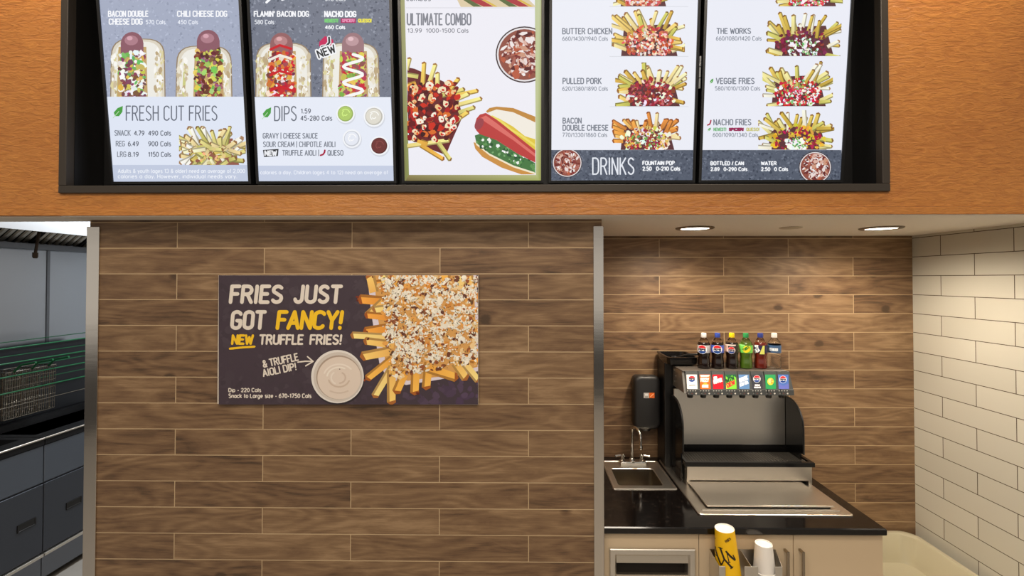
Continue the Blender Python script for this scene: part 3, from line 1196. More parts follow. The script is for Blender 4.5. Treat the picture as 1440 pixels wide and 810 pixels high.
a.build('fries_picture', M['screen'], d)
a = Art(SURF)
leaf_mark(a, 159.5, 149, 173, 166)
a.build('leaf_print', M['screen'], d)
a = Art(SURF)
a.stroke_text('FRESH CUT FRIES', 177, 148.5, 306, 170, 1.7, (104, 110, 124), 2)
a.build('heading_lettering', M['screen'], d)
a = Art(SURF)
a.stroke_text('BACON DOUBLE', 152, 15, 209, 24, 1.6, WHITE, 2)
a.stroke_text('CHEESE DOG', 153, 26, 201, 35, 1.6, WHITE, 2)
a.font_text('570 Cals', 205, 28, 233, 34.5, (238, 242, 252), 2)
a.stroke_text('CHILI CHEESE DOG', 249, 15, 320, 24, 1.6, WHITE, 2)
a.font_text('450 Cals', 250, 28, 279, 34.5, (238, 242, 252), 2)
a.build('name_lettering', M['screen'], d)
a = Art(SURF)
for s_, p_, c_, y_, xx in (('SNACK', '4.79', '490 Cals', 183, 161), ('REG', '6.49', '900 Cals', 198, 163), ('LRG', '8.19', '1150 Cals', 213, 165)):
    a.stroke_text(s_, xx, y_, xx + (23 if s_ == 'SNACK' else 13), y_ + 8, 1.1, GREY, 2)
    a.font_text(p_, 188.5 if s_ == 'SNACK' else 180, y_ + .5, 203.5 if s_ == 'SNACK' else 195.5, y_ + 8, DGREY, 2)
    a.font_text(c_, 208.5, y_ + .5, 241, y_ + 8, DGREY, 2)
a.build('price_lettering', M['screen'], d)
a = Art(SURF)
a.font_text('Adults & youth (ages 13 & older) need an average of 2,000', 166, 237.5, 345, 243.5, (240, 244, 252), 3)
a.font_text('calories a day. However, individual needs vary.', 166, 245, 334, 251, (240, 244, 252), 3)
a.build('footnote_lettering', M['screen'], d)

# ---- screen: dips page
t, x0, x1 = menu_screen('menu screen with dark stone ground, two hot dogs and the dips list', 364.3, 554)
d = display(t, x0, x1, (112, 118, 134))
a = Art(SURF)
slate(a, 340, -40, 556, 136, (116, 122, 138), 1900, 34)
a.build('stone_print', M['screen'], d)
a = Art(SURF)
a.poly([(354.5, 136.5), (549.5, 136.5), (555, 256), (363.5, 256)], (233, 238, 250), 1)
a.poly([(362, 233), (554, 233), (555, 256), (363.5, 256)], (200, 209, 230), 2)
a.build('price_panel_print', M['screen'], d)
a = Art(SURF)
hot_dog_picture(a, 360, 60, 437, 136, 380, 412, 47, [(206, 28, 40), (240, 232, 220), (150, 66, 84), (226, 168, 60), (198, 40, 44), (122, 52, 60), (240, 240, 232), (214, 120, 50)], None, (150, 98, 100))
for y_ in (64, 78, 100, 122):
    a.clip = (360, 40, 437, 136)
    a.line([(381, y_ + 6), (394, y_), (410, y_ + 5)], 3.4, (206, 22, 36) if y_ != 78 else (244, 238, 226), 7)
a.clip = None
a.build('hot_dog_picture', M['screen'], d)
a = Art(SURF)
hot_dog_picture(a, 454, 60, 533, 136, 481, 512, 47, [(214, 206, 90), (128, 180, 80), (176, 66, 92), (198, 40, 60), (226, 196, 96), (150, 84, 88)], (250, 250, 248), (156, 118, 124))
a.build('hot_dog_picture', M['screen'], d)
a = Art(SURF)
a.blob(459, 62, 10, (200, 30, 90), 3, 1, 0, 11)
a.line([(463, 53), (463.5, 60), (459, 65.5), (453, 66)], 5.5, (240, 240, 244), 4)
a.line([(463, 53), (463.5, 60), (459, 65.5), (453, 66)], 2.8, (42, 54, 58), 5)
a.stroke_text('NEW', 0, 0, 0, 0, 6.0, (246, 247, 250), 6, rot=((449.5, 81.5), (472.5, 73), 10))
a.stroke_text('NEW', 0, 0, 0, 0, 2.0, (34, 38, 42), 7, rot=((449.5, 81.5), (472.5, 73), 10))
a.build('new_badge_print', M['screen'], d)
a = Art(SURF)
for cx, cy, r, col in ((486, 160, 13, (178, 206, 108)), (526, 164, 14.5, (226, 222, 210)), (495, 195, 13, (232, 236, 246)), (533.5, 205, 13.5, (110, 50, 48))):
    a.disc(cx + .5, cy + 1.5, r + .6, r + .6, (214, 218, 228), 2, 28)
    a.disc(cx, cy, r, r, (246, 248, 252), 3, 28)
    a.disc(cx, cy, r * .84, r * .84, tuple(v * .86 for v in col), 4, 26)
    a.disc(cx - .4, cy - .3, r * .74, r * .74, col, 5, 26)
    for k in range(3):
        a.line([(cx + math.cos(q / 5) * r * (.2 + .14 * k), cy + math.sin(q / 5) * r * (.2 + .14 * k)) for q in range(2 + 9 * k, 14 + 9 * k, 2)], 1.2, tuple(min(255, v * 1.14 + 12) for v in col), 6)
a.build('dip_cup_picture', M['screen'], d)
a = Art(SURF)
leaf_mark(a, 369, 151, 381.5, 167.5)
a.build('leaf_print', M['screen'], d)
a = Art(SURF)
a.stroke_text('DIPS', 385.5, 149, 417.5, 170.5, 1.8, (112, 118, 130), 2)
a.build('heading_lettering', M['screen'], d)
a = Art(SURF)
a.stroke_text("FLAMIN' BACON DOG", 357, 15.5, 435, 24, 1.6, WHITE, 3)
a.font_text('580 Cals', 358, 28, 386, 34.5, (240, 243, 250), 3)
a.stroke_text('NACHO DOG', 456, 15.5, 501.5, 24.5, 1.9, WHITE, 3)
a.stroke_text('NEWEST!', 456.5, 26.5, 476, 32, 1.5, (120, 206, 120), 3)
a.mark()
a.rect(479.5, 26, 500.5, 32.5, (176, 20, 92), 3)
a.stroke_text('SPICIER!', 481, 27, 499, 31.6, 1.0, (236, 150, 190), 4)
a.stroke_text('QUESO!', 503.5, 26.5, 523, 32, 1.5, (236, 226, 80), 3)
a.font_text('460 Cals', 457, 35.5, 486, 41.5, (248, 250, 254), 3, .01)
a.mark()
a.line([(375, 3.5), (381, -2)], 3.4, WHITE, 3)
a.mark()
a.line([(397, 0), (405, -3)], 3, WHITE, 3)
a.font_text('570 Cals', 457, -3.5, 486, 1.8, (248, 250, 254), 3)
a.build('name_lettering', M['screen'], d)
a = Art(SURF)
a.font_text('1.59', 423, 152.5, 437.5, 160, DGREY, 2)
a.font_text('45-280 Cals', 422.5, 162.5, 467.5, 170, DGREY, 2)
a.stroke_text('GRAVY | CHEESE SAUCE', 369.5, 187, 447, 195, 1.15, GREY, 2)
a.stroke_text('SOUR CREAM | CHIPOTLE AIOLI', 370, 199, 472, 207, 1.15, GREY, 2)
a.poly([(370, 211), (392, 209.5), (391, 219.5), (371.5, 221)], (40, 42, 46), 2)
a.stroke_text('NEW', 372, 211.5, 390, 219.5, 2.0, (240, 242, 246), 3)
a.stroke_text('TRUFFLE AIOLI |', 397, 211, 449, 219, 1.15, GREY, 2)
chili_mark(a, 451, 210.5, 458, 219)
a.stroke_text('QUESO', 460.5, 211, 483, 219, 1.15, GREY, 2)
a.build('price_lettering', M['screen'], d)
a = Art(SURF)
a.font_text('calories a day. Children (ages 4 to 12) need an average of', 366, 239.5, 546, 245.5, (238, 242, 252), 3)
a.build('footnote_lettering', M['screen'], d)

# ---- screen: combo page with a green-gold border
t, x0, x1 = menu_screen('menu screen with green gold border showing poutine, cola and mustard hot dog', 569.2, 760.8)
d = display(t, x0, x1, (152, 150, 104))
a = Art(SURF)
a.poly([(552, -200), (564, -200), (574.5, 246), (570, 255.5)], [(178, 176, 130), (186, 184, 140), (140, 150, 80), (130, 130, 76)], 1)
a.poly([(570, 255.5), (574.5, 246), (753.5, 246), (760, 255.5)], [(110, 96, 56), (150, 140, 88), (186, 190, 130), (160, 170, 90)], 1)
a.poly([(753.5, 246), (751, -200), (761.5, -200), (760, 255.5)], [(190, 196, 140), (196, 206, 168), (206, 214, 180), (150, 160, 70)], 1)
a.build('border_print', M['screen'], d)
a = Art(SURF)
a.poly([(564, -200), (751, -200), (753.6, 246), (575.3, 246)], (241, 240, 248), 2)
a.line([(571, 11.2), (752, 11.2)], .6, (206, 206, 212), 3, False)
a.build('page_print', M['screen'], d)
CLIP3 = (570, -20, 752.9, 245.5)
a = Art(SURF, CLIP3)
for bx_, in ((640,), (690,)):
    a.poly([(bx_, -6), (bx_ + 48, -6), (bx_ + 64, 10), (bx_ + 8, 10)], (224, 206, 170), 3)
    a.poly([(bx_ + 6, -6), (bx_ + 26, -6), (bx_ + 54, 9.6), (bx_ + 40, 9.6)], (176, 60, 66), 4)
    a.poly([(bx_ + 2, -6), (bx_ + 10, -6), (bx_ + 38, 9.6), (bx_ + 26, 9.6)], (96, 110, 66), 4)
    a.poly([(bx_ + 26, -6), (bx_ + 32, -6), (bx_ + 60, 9.6), (bx_ + 55, 9.6)], (222, 186, 80), 4)
a.build('combo_picture', M['screen'], d)
a = Art(SURF, CLIP3)
a.stroke_text('ULTIMATE COMBO', 572, 18.5, 663, 36, 2.1, (134, 136, 146), 3)
a.font_text('combos', 571, -6, 606, 2, (120, 122, 132), 3)
a.build('heading_lettering', M['screen'], d)
a = Art(SURF, CLIP3)
a.font_text('13.99', 573, 40, 593.5, 46.3, (120, 122, 132), 3)
a.font_text('1000-1500 Cals', 599, 40, 659, 46.3, (120, 122, 132), 3)
a.build('price_lettering', M['screen'], d)
a = Art(SURF)
cola_picture(a, 737.5, 77, 40.5, CLIP3)
a.build('cola_picture', M['screen'], d)
a = Art(SURF, (573, 60, 753, 245))


def c5(x, y):
    return 555 + x / 4.5, 60 + y / 4.5


a.poly([c5(*p) for p in ((70, 155), (125, 165), (240, 215), (385, 280), (430, 470), (385, 570), (350, 650), (325, 712), (200, 665), (90, 590))], (104, 34, 38), 3)
for q in ([(95, 100), (75, 175)], [(187, 128), (178, 270)], [(258, 138), (215, 270)], [(272, 192), (272, 295)], [(405, 228), (345, 305)], [(60, 200), (150, 215)],
          [(440, 296), (300, 335)], [(525, 305), (370, 340)], [(548, 355), (400, 395)], [(470, 325), (385, 362)], [(505, 410), (405, 445)], [(465, 440), (390, 490)], [(68, 275), (135, 255)],
          [(420, 470), (380, 505)], [(80, 655), (345, 618)], [(165, 650), (308, 738)], [(275, 632), (352, 742)], [(90, 600), (210, 640)]):
    (ex, ey), (sx, sy) = c5(*q[0]), c5(*q[1])
    if q[0][1] > 600:
        ex, ey, sx, sy = sx, sy, ex, ey
    a.fry(sx, sy, ex, ey, 6.6, rnd.choice([(222, 166, 62), (232, 190, 84), (236, 214, 130), (206, 196, 110)]), 4)
inside = [c5(rnd.uniform(75, 400), rnd.uniform(255, 620)) for _ in range(210)]
for x, y in inside:
    k = (x - 555) * 4.5, (y - 60) * 4.5
    if k[0] + k[1] * .25 > 520 or k[0] + .7 * (k[1] - 560) > 360:
        continue
    col = rnd.choice([(140, 14, 22), (178, 20, 22), (104, 10, 18), (206, 44, 24), (80, 8, 16), (120, 22, 24), (60, 8, 14), (220, 110, 40)])
    a.blob(x, y, rnd.uniform(3, 6.4), col, 5, rnd.uniform(.5, .9), rnd.uniform(0, PI))
for x, y in inside[:46]:
    k = (x - 555) * 4.5, (y - 60) * 4.5
    if k[0] + k[1] * .25 > 520 or k[0] + .7 * (k[1] - 560) > 360:
        continue
    a.blob(x, y, rnd.uniform(3, 6.4), rnd.choice([(246, 226, 188), (250, 240, 220), (240, 200, 140)]), 6, .7, rnd.uniform(0, PI))
    a.blob(x + 1, y + 1, rnd.uniform(1.2, 2.6), rnd.choice([(206, 30, 26), (232, 90, 40)]), 7, .7, rnd.uniform(0, PI))
a.build('poutine_picture', M['screen'], d)
a = Art(SURF, (560, 140, 752.8, 245.3))


def c3(pts):
    return [(555 + x / 3, y / 3) for x, y in pts]


a.poly(c3([(385, 470), (400, 456), (430, 450), (500, 456), (600, 495), (600, 600), (520, 572), (440, 515), (400, 484)]), (196, 140, 66), 3)
a.poly(c3([(392, 476), (430, 462), (500, 474), (600, 520), (600, 602), (520, 576), (440, 520)]), (244, 238, 226), 4)
a.poly(c3([(400, 486), (440, 500), (500, 535), (550, 575), (600, 590), (600, 644), (540, 615), (470, 565), (418, 512)]), (226, 200, 66), 5)
a.line(c3([(412, 492), (450, 512), (490, 548), (530, 570), (600, 620)]), 3.0, (240, 222, 104), 6)
a.poly(c3([(333, 600), (345, 604), (400, 648), (500, 700), (600, 734), (600, 748), (540, 738), (450, 707), (370, 662), (340, 628)]), (206, 146, 70), 4)
a.poly(c3([(336, 592), (350, 600), (400, 640), (500, 692), (600, 726), (600, 738), (500, 706), (400, 656), (345, 612)]), (246, 234, 206), 5)
a.poly(c3([(338, 572), (360, 565), (430, 592), (520, 650), (600, 692), (600, 730), (500, 698), (400, 648), (345, 604)]), (70, 120, 66), 6)
for i in range(70):
    f = rnd.random()
    x, y = 345 + f * 250, 590 + f * 118 + rnd.uniform(-26, 24)
    px, py = 555 + x / 3, y / 3
    a.blob(px, py, rnd.uniform(1.4, 3.9), rnd.choice([(52, 110, 60), (96, 150, 84), (40, 84, 50), (244, 246, 240), (250, 250, 250), (120, 170, 110)]), 7, .8, rnd.uniform(0, PI), 5)
a.poly(c3([(340, 520), (346, 500), (360, 484), (385, 477), (430, 505), (500, 560), (600, 640), (600, 690), (520, 650), (430, 592), (358, 566), (344, 550)]), (190, 62, 60), 8)
a.poly(c3([(360, 500), (385, 488), (430, 520), (500, 575), (600, 655), (600, 668), (500, 592), (420, 540)]), (222, 112, 104), 9)
a.disc(555 + 357 / 3, 524 / 3, 5.6, 9, (158, 66, 74), 9, 16, rot=30)
a.build('hot_dog_picture', M['screen'], d)

# ---- screen: poutine list ending in drinks
t, x0, x1 = menu_screen('menu screen listing butter chicken and pulled pork fries above a drinks band', 775.2, 973.4)
d = display(t, x0, x1, (238, 240, 249))
CH = [((214, 106, 74), 46, 4, 1.0), ((240, 206, 186), 40, 2.6, .9), ((190, 66, 52), 20, 3, 1.0), ((244, 232, 220), 16, 2.4, .8)]
PK = [((150, 44, 52), 54, 4, 1.0), ((196, 92, 92), 36, 2.4, .9), ((244, 240, 232), 12, 3.4, 1.1), ((112, 30, 40), 20, 2.6, .9)]
BC = [((246, 242, 226), 34, 3.6, 1.0), ((170, 40, 66), 30, 2.8, .8), ((232, 190, 96), 18, 3, 1.0), ((110, 160, 80), 16, 2, .8), ((150, 70, 50), 18, 2.4, 1.0)]
for (q0, q1, q2, q3), tp, tn in (((862, -40, 945, 9), CH, None), ((860, 13, 963, 79), CH, None), ((865, 88, 966, 149.5), PK, None), ((860, 157, 958, 210.8), BC, [(222, 150, 60), (232, 176, 90), (204, 126, 50), (238, 206, 150)])):
    a = Art(SURF)
    fries_picture(a, q0, q1, q2, q3, tp, n=15, tones=tn or FRYC)
    a.build('loaded_fries_picture', M['screen'], d)
for y_ in (9.2, 79.4, 150):
    a = Art(SURF)
    a.line([(857, y_), (968, y_)], .5, (206, 208, 214), 1, False)
    a.build('divider_print', M['screen'], d)
a = Art(SURF)
slate(a, 775.0, 211, 974.5, 256, (84, 92, 108), 900, 30, 2)
a.build('drinks_band_print', M['screen'], d)
a = Art(SURF)
cola_picture(a, 797.5, 229, 21, (775.4, 211.3, 830, 255))
a.build('cola_picture', M['screen'], d)
a = Art(SURF)
a.stroke_text('DRINKS', 832.5, 221.5, 892, 246, 2.0, (232, 236, 244), 5)
a.build('heading_lettering', M['screen'], d)
a = Art(SURF)
a.stroke_text('BUTTER CHICKEN', 790.5, 39.5, 861, 48.5, 1.4, GREY, 2)
a.stroke_text('PULLED PORK', 791, 109.5, 846, 118.5, 1.4, GREY, 2)
a.stroke_text('BACON', 791, 165.5, 818, 174, 1.4, GREY, 2)
a.stroke_text('DOUBLE CHEESE', 791, 175.5, 855.5, 184, 1.4, GREY, 2)
a.build('name_lettering', M['screen'], d)
a = Art(SURF)
for tx, y_, xe in (('660/1430/1940 Cals', 51.3, 855), ('620/1380/1890 Cals', 121.6, 855), ('770/1330/1860 Cals', 186.6, 854)):
    a.font_text(tx, 790.5, y_, xe, y_ + 6.4, (140, 146, 158), 2)
a.font_text('FOUNTAIN POP', 903, 226, 949, 232.6, (246, 248, 252), 5, .012)
a.font_text('2.50', 903, 234, 916.5, 240.5, (246, 248, 252), 5, .012)
a.font_text('0-210 Cals', 922, 234, 956.5, 240.5, (246, 248, 252), 5, .012)
a.build('price_lettering', M['screen'], d)

# ---- screen: the works list
t, x0, x1 = menu_screen('menu screen listing veggie and nacho fries above bottled water prices', 985.9, 1181.2)
d = display(t, x0, x1, (237, 239, 249))
_h = on_screen(983.2, 103)
hg = MB()
for _v in (-.02, 0, .02):
    _p = Vector((_h[0], P0.y, P0.z)) + SU * (_h[1] + _v * 2.6) + SN * .010
    hg.tube([_p - SU * .024, _p + SU * .024], .0045, 10)
hg.build('hinge', M['chrome'], t, smooth=True)
WK = [((126, 34, 60), 30, 3.6, 1.0), ((246, 250, 244), 26, 3.4, .6), ((112, 168, 96), 22, 1.8, .6), ((104, 24, 44), 16, 2.6, 1.0)]
VG = [((206, 24, 44), 44, 3.4, 1.0), ((250, 244, 244), 34, 2.6, .9), ((228, 70, 88), 22, 2.2, .9), ((134, 186, 110), 18, 2, .9)]
NC = [((228, 184, 52), 34, 3.8, 1.1), ((170, 24, 66), 26, 3, .9), ((252, 252, 250), 22, 3.6, .4), ((110, 176, 104), 10, 2, .5)]
for (q0, q1, q2, q3), tp in (((1090, -40, 1185, 9), VG), ((1074, 16, 1183, 79), WK), ((1072, 85, 1171, 149.5), VG), ((1066, 155, 1173, 210.6), NC)):
    a = Art(SURF)
    fries_picture(a, q0, q1, q2, q3, tp, n=16, fw=5.6, tones=[(206, 178, 80), (222, 210, 140), (190, 160, 60), (238, 230, 204), (196, 190, 96)])
    a.build('loaded_fries_picture', M['screen'], d)
a = Art(SURF)
slate(a, 985.8, 211, 1183, 256, (84, 92, 108), 900, 30, 2)
a.build('drinks_band_print', M['screen'], d)
a = Art(SURF)
cola_picture(a, 1146, 235.5, 23, (1110, 211.5, 1181.5, 254.5))
a.build('cola_picture', M['screen'], d)
a = Art(SURF)
a.stroke_text('THE WORKS', 1007.5, 39.5, 1056, 48, 1.4, GREY, 2)
leaf_mark(a, 998, 110.5, 1003, 118)
a.stroke_text('VEGGIE FRIES', 1006.5, 109.5, 1061, 118.5, 1.4, GREY, 2)
chili_mark(a, 994.8, 168.5, 1000.5, 176.5)
a.stroke_text('NACHO FRIES', 1003, 167.5, 1056.5, 176.5, 1.4, GREY, 2)
leaf_mark(a, 995, 179.5, 999.5, 184.5)
a.stroke_text('NEWEST!', 1003, 179.5, 1021.5, 184.5, 1.2, (130, 190, 140), 2)
a.stroke_text('SPICIER!', 1024.5, 179.5, 1046, 184.5, 1.7, (150, 30, 84), 2)
a.stroke_text('QUESO!', 1049, 179.5, 1068, 184.5, 1.2, (204, 200, 120), 2)
a.build('name_lettering', M['screen'], d)
a = Art(SURF)
for tx, xa, y_, xe in (('660/1080/1420 Cals', 1006.5, 51, 1071), ('580/1010/1300 Cals', 1005, 121.3, 1069), ('600/1090/1340 Cals', 1002, 186.6, 1066)):
    a.font_text(tx, xa, y_, xe, y_ + 6.4, (140, 146, 158), 2)
a.font_text('BOTTLED / CAN', 998.5, 226.6, 1046, 232.8, (246, 248, 252), 5, .012)
a.font_text('2.89', 998.5, 235, 1012, 241, (246, 248, 252), 5, .012)
a.font_text('0-290 Cals', 1017, 235, 1051, 241, (246, 248, 252), 5, .012)
a.font_text('WATER', 1069.5, 226.6, 1092, 232.8, (246, 248, 252), 5, .012)
a.font_text('2.50', 1069.5, 235, 1083, 241, (246, 248, 252), 5, .012)
a.font_text('0 Cals', 1088, 235, 1108, 241, (246, 248, 252), 5, .012)
a.build('price_lettering', M['screen'], d)

# ================================================================== POSTER ON THE PARTITION
PT = 0.014
pa, pb = at_y(307, 387, D1 - PT), at_y(672.5, 569.3, D1 - PT)
ps = thing('promotional_sign', 'dark purple board on the plank wall advertising truffle fries and dip', 'sign', ((pa.x + pb.x) / 2, D1, pb.z))
PSURF = Surf((0, D1 - PT - 0.0006, 0), (0, -1, 0))
MB().box(pa.x, pb.x, D1 - PT, D1 - 0.0005, pb.z, pa.z, 0.001, 1).build('board', plain('foam_board_edge', (196, 184, 170), 0.6), ps)
PCLIP = (307.6, 387.2, 672.2, 568.8)
a = Art(PSURF, PCLIP, 0.0003)
a.rect(300, 380, 680, 575, (64, 51, 61), 0)
for i in range(420):
    x, y = rnd.uniform(307, 673), rnd.uniform(387, 569)
    k = max(0, (x - 480) / 190) * max(0, (y - 430) / 140)
    v = rnd.uniform(-7, 7)
    a.blob(x, y, rnd.uniform(2, 9), (66 + v + 14 * k, 54 + v + 6 * k, 63 + v + 26 * k), 1, rnd.uniform(.4, 1), rnd.uniform(0, PI), 7)
a.build('background_print', M['print'], ps)
CR, YE = (226, 216, 204), (244, 196, 30)
a = Art(PSURF, PCLIP, 0.0003)
a.stroke_text('FRIES', 321.7, 400, 400, 427.5, 5.2, CR, 3, shear=.10, gap=.26)
a.stroke_text('JUST', 412.5, 400, 482.5, 427.5, 5.2, CR, 3, shear=.10, gap=.26)
a.stroke_text('GOT', 323, 436, 375.5, 464, 5.2, CR, 3, shear=.10, gap=.26)
a.build('headline_lettering', M['print'], ps)
a = Art(PSURF, PCLIP, 0.0003)
a.stroke_text('FANCY!', 387.5, 436, 485, 464, 5.4, YE, 3, shear=.12, gap=.22)
a.stroke_text('NEW', 325, 470, 357.5, 485, 3.4, YE, 3, shear=.08)
a.line([(323.5, 490.3), (340, 488.6), (358, 487.4)], 3.0, YE, 3)
tag_ = a.build('yellow_lettering', M['print'], ps)
tag_['label'] = 'yellow hand lettering with underline'
a = Art(PSURF, PCLIP, 0.0003)
a.stroke_text('TRUFFLE', 364, 470, 427.5, 485, 2.9, CR, 3, shear=.08)
a.stroke_text('FRIES!', 435, 470, 482, 485, 2.9, CR, 3, shear=.08)
a.stroke_text('& TRUFFLE', 0, 0, 0, 0, 1.9, CR, 3, rot=((371, 516.5), (419.5, 506.3), 9.4))
a.stroke_text('AIOLI DIP!', 0, 0, 0, 0, 1.9, CR, 3, rot=((371, 529.2), (417, 519.6), 9.2))
a.build('subtitle_lettering', M['print'], ps)
a = Art(PSURF, PCLIP, 0.0003)
a.line([(419, 509.2), (429, 508), (439.5, 508)], 1.9, CR, 3)
a.line([(432.5, 501.5), (440.5, 508.2), (430, 514.5)], 1.9, CR, 3)
a.build('arrow_print', M['print'], ps)
a = Art(PSURF, PCLIP, 0.0003)
a.font_text('Dip - 220 Cals', 321.2, 545.4, 367.5, 551.6, CR, 3, .006)
a.font_text('Snack to Large size - 670-1750 Cals', 321.2, 553.2, 438.3, 560, CR, 3, .006)
a.build('calorie_lettering', M['print'], ps)
a = Art(PSURF, PCLIP, 0.0003)
a.disc(475.5, 532.5, 37.2, 37.2, (44, 36, 42), 2, 48)
a.disc(474.7, 529.5, 37, 37.4, (226, 220, 214), 3, 48)
a.disc(475.4, 530, 34.5, 34.8, (206, 196, 186), 4, 48)
a.disc(476.5, 530.6, 31.6, 31.0, (172, 152, 136), 5, 48)
a.disc(477.2, 531.6, 30.6, 29.8, (222, 206, 192), 6, 48)
for rad, a0, a1, col in ((22, 200, 330, (234, 222, 210)), (15, 20, 170, (204, 184, 166)), (17, 190, 300, (236, 226, 214)), (9, 300, 450, (206, 186, 170)), (25, 60, 130, (210, 192, 176)), (11, 120, 230, (232, 220, 208))):
    a.line([(477 + rad * math.cos(math.radians(q)), 531 + rad * .86 * math.sin(math.radians(q))) for q in range(a0, a1, 12)], 2.2, col, 7)
a.disc(478, 519, .9, .7, (90, 66, 52), 8, 8)
a.build('dip_cup_picture', M['print'], ps)
a = Art(PSURF, PCLIP, 0.0003)


def c6(x, y):
    return 300 + x / 3.692, 375 + y / 3.692


a.poly([c6(*p) for p in ((815, 30), (1365, 30), (1385, 540), (1180, 585), (1000, 614), (900, 575), (862, 500), (820, 240), (806, 110))], (224, 214, 226), 2)
a.poly([c6(*p) for p in ((835, 40), (1350, 40), (1372, 520), (1180, 570), (1010, 592), (905, 560), (850, 240))], (216, 160, 88), 3)
edge = [((850, 175), (762, 168)), ((900, 80), (812, 95)), ((860, 200), (800, 255)), ((890, 260), (795, 250)), ((905, 215), (835, 222)), ((880, 320), (790, 335)), ((905, 365), (722, 355)), ((900, 400), (790, 385)), ((880, 445), (775, 465)), ((900, 500), (800, 580)), ((905, 560), (838, 672)),
        ((925, 580), (925, 705)), ((985, 570), (950, 650)), ((1050, 545), (1045, 655)), ((1115, 530), (1105, 628)), ((1150, 540), (1260, 575)), ((1270, 520), (1310, 580)), ((1310, 510), (1375, 590)), ((1300, 470), (1380, 490)), ((1330, 300), (1385, 290)), ((1340, 230), (1390, 230)), ((1345, 150), (1385, 165)), ((830, 110), (815, 45)),
        ((900, 90), (880, 40)), ((960, 90), (930, 40)), ((1010, 90), (1000, 35)), ((1120, 90), (1100, 35)), ((1200, 90), (1210, 35)), ((1290, 100), (1300, 40)), ((1340, 100), (1330, 45))]
for (sx, sy), (ex, ey) in edge:
    (sx, sy), (ex, ey) = c6(sx, sy), c6(ex, ey)
    a.fry(sx - (ex - sx) * .35, sy - (ey - sy) * .35, ex, ey, rnd.uniform(10, 13.5), rnd.choice([(236, 166, 66), (240, 184, 96), (228, 148, 52), (244, 200, 120)]), 4)
for i in range(26):
    (sx, sy), (ex, ey) = rnd.choice(edge)
    x, y = c6(ex + rnd.uniform(-18, 18), ey + rnd.uniform(-14, 14))
    if i % 2:
        a.blob(x, y, rnd.uniform(1.6, 3.2), rnd.choice([(120, 46, 22), (150, 66, 30), (96, 34, 20)]), 5, .7, rnd.uniform(0, PI))
a.build('fries_tray_picture', M['print'], ps)
a = Art(PSURF, PCLIP, 0.0003)


def field(inset=0):
    while True:
        x, y = rnd.uniform(835, 1385), rnd.uniform(55, 590)
        lim = 845 + (y - 60) * .12 + inset
        if x > lim and y < 590 - max(0, (x - 1000)) * .22 - inset and (y < 570 or x < 1000):
            return c6(x, y)


for i in range(260):
    x, y = field(8)
    a.blob(x, y, rnd.uniform(2.5, 5.5), rnd.choice([(214, 140, 56), (232, 166, 80), (150, 84, 44), (112, 58, 34), (226, 190, 130), (240, 206, 150)]), 6, rnd.uniform(.5, 1), rnd.uniform(0, PI))
clumps = [field(30) for _ in range(95)]
for i in range(1500):
    cxy, (fx_, fy_) = rnd.choice(clumps), field(18)
    x, y = (cxy[0] + rnd.gauss(0, 5.0), cxy[1] + rnd.gauss(0, 3.6)) if i % 5 else (fx_, fy_)
    lim = c6(850 + (y - 390) * .44, 0)[0]
    if x < lim or y > 533 - max(0, x - 571) * .20:
        continue
    v = rnd.uniform(-20, 10)
    a.blob(x, y, rnd.uniform(1.2, 3.8), (243 + v, 236 + v, 220 + v), 7, rnd.uniform(.25, .8), rnd.uniform(0, PI), 6)
for i in range(120):
    x, y = field(24)
    a.blob(x, y, rnd.uniform(1.4, 3.4), rnd.choice([(128, 70, 40), (156, 84, 40), (206, 126, 50), (226, 150, 70), (98, 52, 38)]), 8, rnd.uniform(.4, .9), rnd.uniform(0, PI), 6)
for i in range(760):
    x, y = field(14)
    a.blob(x, y, rnd.uniform(.6, 1.5), rnd.choice([(72, 76, 46), (58, 54, 40), (100, 98, 56), (70, 58, 44)]), 9, rnd.uniform(.25, .6), rnd.uniform(0, PI), 5)
for i in range(160):
    x, y = field(14)
    a.blob(x, y, rnd.uniform(.8, 1.8), (250, 244, 228), 10, rnd.uniform(.3, .6), rnd.uniform(0, PI), 5)
a.build('truffle_topping_picture', M['print'], ps)

# ================================================================== SOFFIT LIGHTS
for px, lab in ((977, 'round recessed downlight in the soffit above the cola bottles'), (1239, 'round recessed downlight in the soffit near the white tile wall')):
    p = at_z(px, 320.3, ZS)
    t = thing('downlight', lab, 'ceiling light', (p.x, p.y, ZS), 'soffit downlights')
    MB().lathe([(.108, 0.0), (.108, -.004), (.102, -.008), (.084, -.009), (.080, -.004), (.080, 0.0)], (p.x, p.y, ZS), 40, cap0=False, cap1=False).build('trim_ring', plain('bronze_ring', (120, 104, 84), 0.35, 0.6), t, smooth=True)
    MB().lathe([(.082, -.0045), (.055, -.006), (.02, -.0068)], (p.x, p.y, ZS), 40, cap0=False).build('diffuser', M['lamp'], t, smooth=True)
    spot_light('downlight_lamp', (p.x, p.y, ZS - 0.016), 84, (1.0, 0.87, 0.70), 168, 0.9, 0.06, (p.x, p.y, 0))
p = at_z(1112, 319.8, ZS)
tag(MB().lathe([(.06, 0.0), (.06, -.003), (.055, -.006), (.01, -.007)], (p.x, p.y, ZS), 32, cap0=False).build('sprinkler_cover_plate', M['plate_paint'], smooth=True),
    'small round cover plate in the soffit between the two downlights', 'cover plate')

# ================================================================== NICHE: base cabinet, worktop, sink
YC = at_z(1247.4, 744, ZC - 1.236).y         # worktop front edge (about 2.25)
ZT = ZC - 1.236                              # worktop surface
CX0, CX1 = XT1 + 0.004, at_y(1247.4, 748, YC).x
TY1 = D2 - 0.002
